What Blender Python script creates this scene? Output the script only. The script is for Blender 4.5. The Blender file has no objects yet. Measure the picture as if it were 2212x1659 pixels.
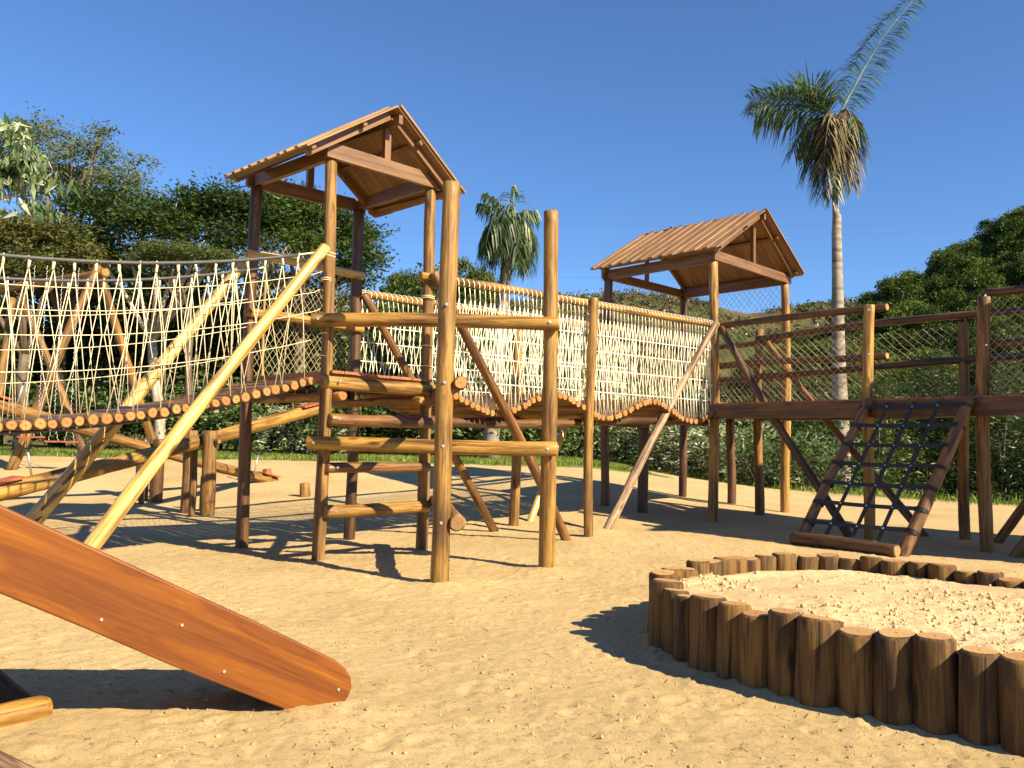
import bpy, math, random
import numpy as np
from mathutils import Vector, Matrix, Quaternion
C = bpy.context.scene
COL = C.collection
R = math.radians
random.seed(7)
rng = np.random.default_rng(7)

# ------------------------------------------------------------------ camera
CAMH = 1.2
F = 1805.0                       # focal length in units of a 2212 px wide picture
cam_d = bpy.data.cameras.new('camera'); cam = bpy.data.objects.new('camera', cam_d); COL.objects.link(cam)
PITCH = math.atan(122.5 / F); ROLL = 0.02
RM = Matrix.Rotation(R(90) + PITCH, 4, 'X') @ Matrix.Rotation(ROLL, 4, 'Z')
cam.matrix_world = Matrix.Translation((0, 0, CAMH)) @ RM
cam_d.sensor_width = 36; cam_d.lens = 36 * F / 2212; cam_d.clip_start = 0.05; cam_d.clip_end = 5000
C.camera = cam

# ------------------------------------------------------------------ light
SUN_EL = R(34); LX, LY = -0.79, 0.613          # direction in which the light travels over the ground
w = bpy.data.worlds.new('World'); C.world = w; w.use_nodes = True
nt = w.node_tree; bg = nt.nodes['Background']
sky = nt.nodes.new('ShaderNodeTexSky'); sky.sky_type = 'NISHITA'; sky.sun_disc = False
sky.sun_elevation = SUN_EL; sky.sun_rotation = math.atan2(-LX, -LY)
sky.air_density = 1.0; sky.dust_density = 0.0; sky.ozone_density = 9.5; sky.altitude = 600
hs = nt.nodes.new('ShaderNodeHueSaturation'); hs.inputs['Saturation'].default_value = 1.0; nt.links.new(sky.outputs[0], hs.inputs['Color']); nt.links.new(hs.outputs[0], bg.inputs[0]); bg.inputs[1].default_value = 0.071
sun_d = bpy.data.lights.new('sun', 'SUN'); sun_d.energy = 5.0; sun_d.angle = R(0.5); sun_d.color = (1.0, 0.84, 0.56)
sun = bpy.data.objects.new('sun', sun_d); COL.objects.link(sun)
sun.rotation_euler = Vector((LX * math.cos(SUN_EL), LY * math.cos(SUN_EL), -math.sin(SUN_EL))).to_track_quat('-Z', 'Y').to_euler()
C.view_settings.view_transform = 'Standard'; C.view_settings.look = 'None'
C.view_settings.exposure = 1.33; C.view_settings.gamma = 1; C.view_settings.use_curve_mapping = False
C.render.engine = 'CYCLES'; C.cycles.max_bounces = 6; C.cycles.transparent_max_bounces = 8

def W(x, y, Y):
    """world point at distance Y seen at picture position x, y (2212 px wide picture)"""
    d = RM.to_3x3() @ Vector(((x - 1106) / F, (829.5 - y) / F, -1))
    return Vector((0, 0, CAMH)) + d * (Y / d.y)

# ------------------------------------------------------------------ numpy noise
_perm = np.random.default_rng(3).permutation(256); _perm = np.concatenate([_perm, _perm])
def vnoise(x, y):
    xi = np.floor(x).astype(int); yi = np.floor(y).astype(int); xf = x - xi; yf = y - yi
    u = xf * xf * (3 - 2 * xf); v = yf * yf * (3 - 2 * yf)
    def h(a, b): return _perm[(_perm[a & 255] + b) & 255] / 255.0
    a = h(xi, yi); b = h(xi + 1, yi); c = h(xi, yi + 1); d = h(xi + 1, yi + 1)
    return (a * (1 - u) + b * u) * (1 - v) + (c * (1 - u) + d * u) * v * 1.0
def fbm(x, y, o=4):
    s = 0; a = 0.5
    for i in range(o):
        s = s + a * (vnoise(x + 17.3 * i, y + 9.1 * i) - 0.5); x = x * 2.03; y = y * 2.03; a *= 0.5
    return s
def sst(a, b, x): t = np.clip((x - a) / (b - a), 0, 1); return t * t * (3 - 2 * t)

def edgeY(X):      # far edge of the sandy terrace
    return 30.0 - 11.5 * sst(2.0, 13.0, X)
def gz_base(X, Y):
    X = np.asarray(X, float); Y = np.asarray(Y, float)
    z = 0.62 * sst(12, 21, Y) * (1 - sst(1.0, 8.0, X)) + 0.10 * sst(21, 32, Y) * (1 - sst(1.0, 8.0, X))
    e = edgeY(X)
    z = z - 4.5 * sst(e, e + 14, Y)
    return z
posts_at = []
def gz(x, y): return float(gz_base(x, y))

# ------------------------------------------------------------------ tagging / linking
def tag(o, label=None, cat=None, group=None, kind=None):
    if label: o['label'] = label
    if cat: o['category'] = cat
    if group: o['group'] = group
    if kind: o['kind'] = kind
    return o
def empty(name, loc, label, cat, group=None):
    o = bpy.data.objects.new(name, None); o.empty_display_size = 0.2; COL.objects.link(o); o.location = loc
    return tag(o, label, cat, group)
def put(name, me, parent=None, M=None):
    o = bpy.data.objects.new(name, me); COL.objects.link(o)
    M = M or Matrix.Identity(4)
    if parent:
        o.parent = parent
        M = Matrix.Translation(-world_loc(parent)) @ M
        if parent.parent: pass
    loc, q, s = M.decompose()
    o.location = loc; o.rotation_mode = 'QUATERNION'; o.rotation_quaternion = q; o.scale = s
    return o
_wl = {}
def world_loc(p):
    if p.name in _wl: return _wl[p.name]
    return p.location.copy()
def sub(name, me, part):
    """sub-part: mesh given in the local space of its part"""
    o = bpy.data.objects.new(name, me); COL.objects.link(o); o.parent = part
    return o
def copy_tree(o, parent=None):
    c = o.copy(); COL.objects.link(c); c.parent = parent
    for ch in list(o.children): copy_tree(ch, c)
    return c

# ------------------------------------------------------------------ materials
def mat(name):
    m = bpy.data.materials.new(name); m.use_nodes = True
    t = m.node_tree; b = t.nodes['Principled BSDF']
    return m, t, b
def nd(t, typ, **kw):
    n = t.nodes.new(typ)
    for k, v in kw.items():
        if k.startswith('i_'): n.inputs[k[2:].replace('_', ' ')].default_value = v
        else: setattr(n, k, v)
    return n
def ramp(t, stops):
    n = t.nodes.new('ShaderNodeValToRGB'); e = n.color_ramp.elements
    while len(e) > 1: e.remove(e[-1])
    e[0].position = stops[0][0]; e[0].color = (*stops[0][1], 1)
    for p, c in stops[1:]:
        x = e.new(p); x.color = (*c, 1)
    return n
def mix(t, a, b, fac, blend='MIX'):
    n = t.nodes.new('ShaderNodeMix'); n.data_type = 'RGBA'; n.blend_type = blend
    for sock, v in ((n.inputs['Factor'], fac), (n.inputs['A'], a), (n.inputs['B'], b)):
        if hasattr(v, 'is_linked') or isinstance(v, bpy.types.NodeSocket): t.links.new(v, sock)
        elif isinstance(v, (int, float)): sock.default_value = v
        else: sock.default_value = (*v, 1)
    return n.outputs['Result']
def mapping(t, scale, coord='Object', loc=(0, 0, 0)):
    tc = t.nodes.new('ShaderNodeTexCoord'); mp = t.nodes.new('ShaderNodeMapping')
    t.links.new(tc.outputs[coord], mp.inputs['Vector']); mp.inputs['Scale'].default_value = scale; mp.inputs['Location'].default_value = loc
    return mp.outputs[0]
def math_(t, op, a, b=0.0):
    n = t.nodes.new('ShaderNodeMath'); n.operation = op
    for s, v in ((n.inputs[0], a), (n.inputs[1], b)):
        if isinstance(v, bpy.types.NodeSocket): t.links.new(v, s)
        else: s.default_value = v
    return n.outputs[0]
def offs(t, vec, amount=13.0):
    """shift texture space by the object's random number so that no two logs look alike"""
    oi = t.nodes.new('ShaderNodeObjectInfo'); va = t.nodes.new('ShaderNodeVectorMath'); va.operation = 'ADD'
    m = math_(t, 'MULTIPLY', oi.outputs['Random'], amount)
    cx = t.nodes.new('ShaderNodeCombineXYZ'); t.links.new(m, cx.inputs[0]); t.links.new(m, cx.inputs[2])
    t.links.new(vec, va.inputs[0]); t.links.new(cx.outputs[0], va.inputs[1])
    return va.outputs[0], oi.outputs['Random']

def logmat(name, dark, mid, light, rough=0.5, coat=0.0, vary=0.35, blotch=0.72):
    m, t, b = mat(name)
    v0 = mapping(t, (1, 1, 1)); v1, rnd = offs(t, v0)
    mp = t.nodes.new('ShaderNodeMapping'); mp.inputs['Scale'].default_value = (26, 26, 1.6); t.links.new(v1, mp.inputs[0])
    n1 = nd(t, 'ShaderNodeTexNoise', i_Scale=1.0, i_Detail=7.0, i_Roughness=0.62, i_Distortion=0.6); t.links.new(mp.outputs[0], n1.inputs['Vector'])
    cr = ramp(t, [(0.33, dark), (0.46, mid), (0.55, light), (0.68, mid), (0.8, dark)]); t.links.new(n1.outputs[0], cr.inputs[0])
    mp2 = t.nodes.new('ShaderNodeMapping'); mp2.inputs['Scale'].default_value = (5, 5, 1.1); t.links.new(v1, mp2.inputs[0])
    n2 = nd(t, 'ShaderNodeTexNoise', i_Scale=1.0, i_Detail=4.0, i_Roughness=0.6); t.links.new(mp2.outputs[0], n2.inputs['Vector'])
    cr2 = ramp(t, [(0.36, (0.30, 0.22, 0.17)), (0.50, (0.95, 0.93, 0.9)), (0.62, (1.25, 1.18, 1.0)), (0.72, (0.8, 0.68, 0.55))]); t.links.new(n2.outputs[0], cr2.inputs[0])
    c = mix(t, cr.outputs[0], cr2.outputs[0], blotch, 'MULTIPLY')
    # knots
    mp3 = t.nodes.new('ShaderNodeMapping'); mp3.inputs['Scale'].default_value = (7, 7, 2.4); t.links.new(v1, mp3.inputs[0])
    vo = nd(t, 'ShaderNodeTexVoronoi', i_Scale=1.0, i_Randomness=1.0); t.links.new(mp3.outputs[0], vo.inputs['Vector'])
    kr = ramp(t, [(0.0, (1, 1, 1)), (0.10, (0.75, 0.75, 0.75)), (0.19, (0, 0, 0))]); t.links.new(vo.outputs['Distance'], kr.inputs[0])
    c = mix(t, c, tuple(x * 0.35 for x in dark), kr.outputs[0])
    # long drying cracks
    mp4 = t.nodes.new('ShaderNodeMapping'); mp4.inputs['Scale'].default_value = (38, 38, 0.9); t.links.new(v1, mp4.inputs[0])
    n4 = nd(t, 'ShaderNodeTexNoise', i_Scale=1.0, i_Detail=2.0); t.links.new(mp4.outputs[0], n4.inputs['Vector'])
    ck = ramp(t, [(0.66, (0, 0, 0)), (0.71, (1, 1, 1))]); t.links.new(n4.outputs[0], ck.inputs[0])
    c = mix(t, c, tuple(x * 0.3 for x in dark), math_(t, 'MULTIPLY', ck.outputs[0], 0.8))
    vv = math_(t, 'ADD', math_(t, 'MULTIPLY', rnd, vary), 1 - vary * 0.5)
    cc = t.nodes.new('ShaderNodeCombineColor')
    for i in range(3): t.links.new(vv, cc.inputs[i])
    c = mix(t, c, cc.outputs[0], 1.0, 'MULTIPLY')
    t.links.new(c, b.inputs['Base Color']); b.inputs['Roughness'].default_value = rough
    b.inputs['Coat Weight'].default_value = coat; b.inputs['Coat Roughness'].default_value = 0.25
    hh = math_(t, 'SUBTRACT', n1.outputs[0], math_(t, 'MULTIPLY', ck.outputs[0], 0.5))
    bp = nd(t, 'ShaderNodeBump', i_Strength=0.5, i_Distance=0.012); t.links.new(hh, bp.inputs['Height']); t.links.new(bp.outputs[0], b.inputs['Normal'])
    return m
M = {}
M['gold'] = logmat('golden_log', (0.085, 0.036, 0.006), (0.22, 0.112, 0.018), (0.33, 0.190, 0.038), 0.58, 0.06)
M['pale'] = logmat('pale_peeled_log', (0.24, 0.13, 0.028), (0.44, 0.28, 0.075), (0.56, 0.40, 0.14), 0.38, 0.25, 0.15, 0.45)
M['brown'] = logmat('brown_log', (0.055, 0.024, 0.006), (0.155, 0.076, 0.017), (0.24, 0.132, 0.036), 0.68, 0.0)
M['rust'] = logmat('red_brown_log', (0.050, 0.018, 0.005), (0.145, 0.060, 0.014), (0.23, 0.112, 0.028), 0.5, 0.12)
M['dark'] = logmat('dark_shaded_log', (0.026, 0.010, 0.003), (0.068, 0.029, 0.008), (0.115, 0.053, 0.015), 0.55, 0.1)  # dark reddish wood, shade of rear posts and rails put into its colour
M['stump'] = logmat('stump_log', (0.034, 0.015, 0.003), (0.092, 0.045, 0.009), (0.155, 0.084, 0.018), 0.85, 0.0, 0.5)
M['grey'] = logmat('weathered_log', (0.07, 0.04, 0.026), (0.20, 0.12, 0.075), (0.38, 0.26, 0.175), 0.6, 0.0, 0.2)

def endmat(name, a, bcol, dark):
    m, t, b = mat(name); v0 = mapping(t, (1, 1, 0.0)); 
    tc = t.nodes.new('ShaderNodeVectorMath'); tc.operation = 'LENGTH'; t.links.new(v0, tc.inputs[0])
    nz = nd(t, 'ShaderNodeTexNoise', i_Scale=25.0, i_Detail=3.0); t.links.new(v0, nz.inputs['Vector'])
    r_ = math_(t, 'ADD', math_(t, 'MULTIPLY', tc.outputs['Value'], 520.0), math_(t, 'MULTIPLY', nz.outputs[0], 9.0))
    s = math_(t, 'SINE', r_)
    cr = ramp(t, [(0.0, a), (0.6, bcol)]); t.links.new(math_(t, 'ADD', math_(t, 'MULTIPLY', s, 0.4), 0.5), cr.inputs[0])
    oi = t.nodes.new('ShaderNodeObjectInfo')
    c = mix(t, cr.outputs[0], dark, math_(t, 'MULTIPLY', oi.outputs['Random'], 0.6))
    heart = ramp(t, [(0.0, (1, 1, 1)), (0.012, (0, 0, 0))]); t.links.new(tc.outputs['Value'], heart.inputs[0])
    c = mix(t, c, tuple(x * 0.4 for x in dark), heart.outputs[0])
    n2 = nd(t, 'ShaderNodeTexNoise', i_Scale=60.0, i_Detail=4.0); t.links.new(v0, n2.inputs['Vector'])
    cr3 = ramp(t, [(0.3, (0.6, 0.55, 0.5)), (0.6, (1, 1, 1))]); t.links.new(n2.outputs[0], cr3.inputs[0])
    c = mix(t, c, cr3.outputs[0], 0.7, 'MULTIPLY')
    t.links.new(c, b.inputs['Base Color']); b.inputs['Roughness'].default_value = 0.8
    return m
M['end'] = endmat('cut_end_orange', (0.34, 0.15, 0.04), (0.46, 0.235, 0.075), (0.30, 0.075, 0.022))
M['end_tan'] = endmat('cut_end_tan', (0.26, 0.14, 0.05), (0.38, 0.23, 0.09), (0.16, 0.08, 0.03))
M['end_stump'] = endmat('cut_end_stump', (0.36, 0.20, 0.07), (0.50, 0.31, 0.12), (0.26, 0.11, 0.04))

def boardmat(name, dark, mid, light, axis, rough=0.55, coat=0.0, scale=1.0, vary=0.5):
    m, t, b = mat(name); v0 = mapping(t, (1, 1, 1)); v1, rnd = offs(t, v0)
    gi = t.nodes.new('ShaderNodeNewGeometry')
    va = t.nodes.new('ShaderNodeVectorMath'); va.operation = 'ADD'; cx = t.nodes.new('ShaderNodeCombineXYZ')
    q = math_(t, 'MULTIPLY', gi.outputs['Random Per Island'], 7.0)
    for i in range(3): t.links.new(q, cx.inputs[i])
    t.links.new(v1, va.inputs[0]); t.links.new(cx.outputs[0], va.inputs[1])
    sc = [22 * scale] * 3; sc[axis] = 1.3 * scale
    mp = t.nodes.new('ShaderNodeMapping'); mp.inputs['Scale'].default_value = sc; t.links.new(va.outputs[0], mp.inputs[0])
    n1 = nd(t, 'ShaderNodeTexNoise', i_Scale=1.0, i_Detail=8.0, i_Roughness=0.6, i_Distortion=0.8); t.links.new(mp.outputs[0], n1.inputs['Vector'])
    cr = ramp(t, [(0.30, dark), (0.47, mid), (0.62, light), (0.8, mid)]); t.links.new(n1.outputs[0], cr.inputs[0])
    vv = math_(t, 'ADD', math_(t, 'MULTIPLY', gi.outputs['Random Per Island'], vary), 1 - vary * 0.5)
    cc = t.nodes.new('ShaderNodeCombineColor')
    for i in range(3): t.links.new(vv, cc.inputs[i])
    c = mix(t, cr.outputs[0], cc.outputs[0], 1.0, 'MULTIPLY')
    t.links.new(c, b.inputs['Base Color']); b.inputs['Roughness'].default_value = rough; b.inputs['Coat Weight'].default_value = coat
    bp = nd(t, 'ShaderNodeBump', i_Strength=0.3, i_Distance=0.006); t.links.new(n1.outputs[0], bp.inputs['Height']); t.links.new(bp.outputs[0], b.inputs['Normal'])
    return m
M['roof'] = boardmat('roof_board', (0.115, 0.056, 0.022), (0.20, 0.11, 0.047), (0.28, 0.165, 0.077), 1, 0.6, 0.0, 1.0, 0.35)
M['beam'] = boardmat('sawn_beam', (0.075, 0.031, 0.010), (0.13, 0.062, 0.020), (0.18, 0.095, 0.035), 2, 0.5, 0.1)
M['deck'] = boardmat('deck_board', (0.15, 0.045, 0.018), (0.26, 0.085, 0.035), (0.33, 0.12, 0.05), 1, 0.6)
M['gable'] = boardmat('gable_underside', (0.15, 0.06, 0.025), (0.24, 0.11, 0.045), (0.3, 0.15, 0.06), 1, 0.6)

def slidemat():
    m, t, b = mat('varnished_orange_board'); v00 = mapping(t, (1, 1, 1))
    vr = t.nodes.new('ShaderNodeVectorRotate'); vr.rotation_type = 'Y_AXIS'; vr.inputs['Angle'].default_value = R(-27); t.links.new(v00, vr.inputs['Vector']); v0 = vr.outputs[0]
    mp = t.nodes.new('ShaderNodeMapping'); mp.inputs['Scale'].default_value = (0.8, 7.0, 7.0); t.links.new(v0, mp.inputs[0])
    nz = nd(t, 'ShaderNodeTexNoise', i_Scale=1.0, i_Detail=3.0, i_Roughness=0.5, i_Distortion=1.0); t.links.new(mp.outputs[0], nz.inputs['Vector'])
    s = math_(t, 'SINE', math_(t, 'MULTIPLY', nz.outputs[0], 42.0))
    mp2 = t.nodes.new('ShaderNodeMapping'); mp2.inputs['Scale'].default_value = (3.0, 60, 60); t.links.new(v0, mp2.inputs[0])
    nf = nd(t, 'ShaderNodeTexNoise', i_Scale=1.0, i_Detail=5.0, i_Roughness=0.6); t.links.new(mp2.outputs[0], nf.inputs['Vector'])
    f = math_(t, 'ADD', math_(t, 'MULTIPLY', s, 0.035), math_(t, 'ADD', math_(t, 'MULTIPLY', nf.outputs[0], 0.35), math_(t, 'MULTIPLY', nz.outputs[0], 0.65)))
    cr = ramp(t, [(0.28, (0.080, 0.020, 0.003)), (0.42, (0.135, 0.037, 0.004)), (0.54, (0.185, 0.056, 0.004)), (0.66, (0.25, 0.086, 0.006))]); t.links.new(f, cr.inputs[0])
    t.links.new(cr.outputs[0], b.inputs['Base Color']); b.inputs['Roughness'].default_value = 0.5
    b.inputs['Coat Weight'].default_value = 0.08; b.inputs['Coat Roughness'].default_value = 0.3; b.inputs['Specular IOR Level'].default_value = 0.3
    bp = nd(t, 'ShaderNodeBump', i_Strength=0.15, i_Distance=0.003); t.links.new(nf.outputs[0], bp.inputs['Height']); t.links.new(bp.outputs[0], b.inputs['Normal'])
    return m
M['slide'] = slidemat()
def plain(name, col, rough=0.6, metal=0.0, nscale=None, namp=0.3):
    m, t, b = mat(name); b.inputs['Roughness'].default_value = rough; b.inputs['Metallic'].default_value = metal
    if nscale:
        v = mapping(t, (1, 1, 1)); n = nd(t, 'ShaderNodeTexNoise', i_Scale=nscale, i_Detail=4.0); t.links.new(v, n.inputs['Vector'])
        cr = ramp(t, [(0.3, tuple(x * (1 - namp) for x in col)), (0.7, tuple(min(1, x * (1 + namp)) for x in col))]); t.links.new(n.outputs[0], cr.inputs[0])
        t.links.new(cr.outputs[0], b.inputs['Base Color'])
    else: b.inputs['Base Color'].default_value = (*col, 1)
    return m
M['rope'] = plain('cream_rope', (0.70, 0.61, 0.42), 0.85, 0, 60, 0.18)
M['rope_w'] = plain('white_rope', (0.80, 0.75, 0.59), 0.85, 0, 60, 0.12)
M['net'] = plain('thin_net_cord', (0.46, 0.38, 0.22), 0.85, 0, 40, 0.2)
M['hose'] = plain('grey_hose', (0.055, 0.055, 0.06), 0.6, 0, 20, 0.2)
M['strap'] = plain('black_rubber_strap', (0.020, 0.019, 0.019), 0.6, 0, 30, 0.3)
M['bolt'] = plain('galvanised_bolt', (0.75, 0.72, 0.66), 0.35, 0.9)
M['chain'] = plain('chain_steel', (0.55, 0.55, 0.56), 0.4, 0.8)
M['black'] = plain('black_rubber', (0.02, 0.02, 0.022), 0.5)
M['redseat'] = plain('red_seat_board', (0.32, 0.09, 0.04), 0.5, 0, 12)
M['wire'] = plain('power_wire', (0.10, 0.11, 0.13), 0.6)

def sandmat(name, a, b_, c_, box=False):
    m, t, b = mat(name); v = mapping(t, (1, 1, 1))
    n1 = nd(t, 'ShaderNodeTexNoise', i_Scale=0.55, i_Detail=6.0, i_Roughness=0.6); t.links.new(v, n1.inputs['Vector'])
    cr = ramp(t, [(0.30, a), (0.50, b_), (0.70, c_)]); t.links.new(n1.outputs[0], cr.inputs[0])
    n2 = nd(t, 'ShaderNodeTexNoise', i_Scale=24.0, i_Detail=9.0, i_Roughness=0.8); t.links.new(v, n2.inputs['Vector'])
    cr2 = ramp(t, [(0.34, (0.42, 0.36, 0.30)), (0.46, (0.90, 0.88, 0.86)), (0.62, (1.0, 1.0, 1.0)), (0.72, (1.12, 1.12, 1.12))]); t.links.new(n2.outputs[0], cr2.inputs[0])
    c = mix(t, cr.outputs[0], cr2.outputs[0], 0.5 if box else 0.8, 'MULTIPLY')
    n3 = nd(t, 'ShaderNodeTexNoise', i_Scale=170.0, i_Detail=3.0, i_Roughness=0.8); t.links.new(v, n3.inputs['Vector'])
    cr3 = ramp(t, [(0.34, (0.22, 0.17, 0.13)), (0.44, (1, 1, 1))]); t.links.new(n3.outputs[0], cr3.inputs[0])
    c = mix(t, c, cr3.outputs[0], 0.55 if not box else 0.3, 'MULTIPLY')
    out = c
    if not box:
        # grass and scrub beyond the sand, by place on the ground
        g = t.nodes.new('ShaderNodeNewGeometry'); sx = t.nodes.new('ShaderNodeSeparateXYZ'); t.links.new(g.outputs['Position'], sx.inputs[0])
        vc = t.nodes.new('ShaderNodeVertexColor'); vc.layer_name = 'grassmask'
        n4 = nd(t, 'ShaderNodeTexNoise', i_Scale=2.2, i_Detail=5.0); t.links.new(v, n4.inputs['Vector'])
        k = math_(t, 'ADD', vc.outputs[0], math_(t, 'MULTIPLY', math_(t, 'SUBTRACT', n4.outputs[0], 0.5), 0.9))
        kr = ramp(t, [(0.42, (0, 0, 0)), (0.58, (1, 1, 1))]); t.links.new(k, kr.inputs[0])
        n5 = nd(t, 'ShaderNodeTexNoise', i_Scale=9.0, i_Detail=6.0); t.links.new(v, n5.inputs['Vector'])
        gr = ramp(t, [(0.3, (0.045, 0.075, 0.014)), (0.5, (0.13, 0.17, 0.035)), (0.7, (0.25, 0.25, 0.08))]); t.links.new(n5.outputs[0], gr.inputs[0])
        out = mix(t, c, gr.outputs[0], kr.outputs[0])
    t.links.new(out, b.inputs['Base Color']); b.inputs['Roughness'].default_value = 0.95; b.inputs['Specular IOR Level'].default_value = 0.15
    hh = math_(t, 'ADD', math_(t, 'MULTIPLY', n2.outputs[0], 1.0), math_(t, 'MULTIPLY', n3.outputs[0], 0.35))
    bp = nd(t, 'ShaderNodeBump', i_Strength=0.75, i_Distance=0.016); t.links.new(hh, bp.inputs['Height']); t.links.new(bp.outputs[0], b.inputs['Normal'])
    return m
M['sand'] = sandmat('playground_sand', (0.43, 0.312, 0.155), (0.50, 0.376, 0.195), (0.545, 0.420, 0.226))
M['boxsand'] = sandmat('fine_box_sand', (0.56, 0.39, 0.21), (0.64, 0.47, 0.27), (0.70, 0.54, 0.33), True)
M['clod'] = plain('sand_clod', (0.38, 0.26, 0.13), 0.95, 0, 8, 0.35)
M['boxclod'] = plain('box_sand_clod', (0.50, 0.34, 0.19), 0.95, 0, 8, 0.2)
M['twig'] = plain('dry_twig', (0.16, 0.10, 0.06), 0.9)

def leafmat(name, a, b_, c_, nscale=0.6, trans=0.35, rough=0.45, spec=0.4):
    m, t, b = mat(name); v = mapping(t, (1, 1, 1))
    oi = t.nodes.new('ShaderNodeObjectInfo'); gi = t.nodes.new('ShaderNodeNewGeometry')
    n = nd(t, 'ShaderNodeTexNoise', i_Scale=nscale, i_Detail=3.0); t.links.new(v, n.inputs['Vector'])
    k = math_(t, 'ADD', math_(t, 'MULTIPLY', n.outputs[0], 0.75), math_(t, 'MULTIPLY', gi.outputs['Random Per Island'], 0.35))
    k = math_(t, 'ADD', k, math_(t, 'MULTIPLY', math_(t, 'SUBTRACT', oi.outputs['Random'], 0.5), 0.25))
    cr = ramp(t, [(0.35, a), (0.55, b_), (0.78, c_)]); t.links.new(k, cr.inputs[0])
    t.links.new(cr.outputs[0], b.inputs['Base Color']); b.inputs['Roughness'].default_value = rough; b.inputs['Specular IOR Level'].default_value = spec
    tr = t.nodes.new('ShaderNodeBsdfTranslucent'); t.links.new(mix(t, cr.outputs[0], (1.0, 1.3, 0.5), 1.0, 'MULTIPLY'), tr.inputs[0])
    ms = t.nodes.new('ShaderNodeMixShader'); ms.inputs[0].default_value = trans
    t.links.new(b.outputs[0], ms.inputs[1]); t.links.new(tr.outputs[0], ms.inputs[2]); t.links.new(ms.outputs[0], t.nodes['Material Output'].inputs[0])
    return m
M['leaf_dark'] = leafmat('dark_green_leaves', (0.022, 0.038, 0.009), (0.050, 0.085, 0.018), (0.11, 0.16, 0.034), 0.6, 0.35, 0.6, 0.25)
M['leaf_olive'] = leafmat('olive_leaves', (0.035, 0.045, 0.012), (0.085, 0.095, 0.025), (0.16, 0.15, 0.045), 0.6, 0.35, 0.6, 0.25)
M['leaf_feather'] = leafmat('feathery_leaves', (0.05, 0.065, 0.02), (0.085, 0.115, 0.035), (0.15, 0.17, 0.06), 0.6, 0.35, 0.6, 0.25)
M['leaf_silver'] = leafmat('silver_backed_leaves', (0.045, 0.08, 0.022), (0.12, 0.15, 0.07), (0.45, 0.46, 0.33), 1.5, 0.2, 0.7, 0.2)
M['leaf_white'] = leafmat('whitish_leaves', (0.06, 0.12, 0.04), (0.20, 0.26, 0.14), (0.70, 0.70, 0.58), 2.5, 0.25, 0.6, 0.3)
M['leaf_shrub'] = leafmat('shrub_leaves', (0.03, 0.055, 0.014), (0.08, 0.125, 0.032), (0.22, 0.27, 0.13), 1.2, 0.3)
M['leaf_under'] = leafmat('understorey_leaves', (0.020, 0.034, 0.009), (0.050, 0.078, 0.018), (0.12, 0.155, 0.038))
M['leaf_hill'] = leafmat('hill_forest_leaves', (0.022, 0.036, 0.012), (0.060, 0.095, 0.022), (0.15, 0.19, 0.045), 0.12, 0.25, 0.8, 0.15)
M['leaf_pine'] = leafmat('feathery_valley_leaves', (0.026, 0.036, 0.011), (0.055, 0.075, 0.020), (0.105, 0.13, 0.035), 0.5)
M['palm_g'] = leafmat('palm_leaflets', (0.035, 0.06, 0.026), (0.09, 0.13, 0.065), (0.28, 0.33, 0.20), 2.2, 0.3, 0.4, 0.5)
M['palm_b'] = leafmat('dry_palm_leaflets', (0.07, 0.055, 0.026), (0.17, 0.135, 0.07), (0.40, 0.34, 0.20), 2.0, 0.15, 0.8)
M['grass'] = leafmat('grass_blades', (0.06, 0.10, 0.015), (0.14, 0.19, 0.03), (0.30, 0.32, 0.08), 0.8, 0.4)
M['scrub'] = leafmat('hill_scrub', (0.045, 0.05, 0.02), (0.085, 0.085, 0.035), (0.14, 0.12, 0.055), 0.05, 0.15)

def barkmat(name, a, b_, sc=(8, 8, 2)):
    m, t, b = mat(name); v = mapping(t, sc); n = nd(t, 'ShaderNodeTexNoise', i_Scale=1.0, i_Detail=7.0, i_Roughness=0.65); t.links.new(v, n.inputs['Vector'])
    cr = ramp(t, [(0.35, a), (0.65, b_)]); t.links.new(n.outputs[0], cr.inputs[0]); t.links.new(cr.outputs[0], b.inputs['Base Color']); b.inputs['Roughness'].default_value = 0.85
    bp = nd(t, 'ShaderNodeBump', i_Strength=0.5, i_Distance=0.03); t.links.new(n.outputs[0], bp.inputs['Height']); t.links.new(bp.outputs[0], b.inputs['Normal'])
    return m
M['bark'] = barkmat('brown_bark', (0.05, 0.035, 0.025), (0.16, 0.12, 0.085))
M['bark_w'] = barkmat('pale_bark', (0.22, 0.17, 0.13), (0.52, 0.46, 0.38))
M['palmtrunk'] = barkmat('palm_trunk', (0.12, 0.095, 0.075), (0.32, 0.27, 0.23), (1.5, 1.5, 6))
M['crownshaft'] = plain('green_crownshaft', (0.20, 0.26, 0.10), 0.4, 0, 2, 0.3)

def hillmat():
    m, t, b = mat('hillside'); v = mapping(t, (1, 1, 1))
    n = nd(t, 'ShaderNodeTexNoise', i_Scale=0.035, i_Detail=9.0, i_Roughness=0.7); t.links.new(v, n.inputs['Vector'])
    cr = ramp(t, [(0.36, (0.035, 0.055, 0.018)), (0.47, (0.070, 0.075, 0.030)), (0.56, (0.115, 0.090, 0.045)), (0.68, (0.075, 0.075, 0.032))]); t.links.new(n.outputs[0], cr.inputs[0])
    t.links.new(cr.outputs[0], b.inputs['Base Color']); b.inputs['Roughness'].default_value = 1.0; b.inputs['Specular IOR Level'].default_value = 0.05
    n2 = nd(t, 'ShaderNodeTexNoise', i_Scale=0.5, i_Detail=5.0); t.links.new(v, n2.inputs['Vector'])
    bp = nd(t, 'ShaderNodeBump', i_Strength=0.8, i_Distance=1.2); t.links.new(n2.outputs[0], bp.inputs['Height']); t.links.new(bp.outputs[0], b.inputs['Normal'])
    return m
M['hill'] = hillmat()

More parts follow.
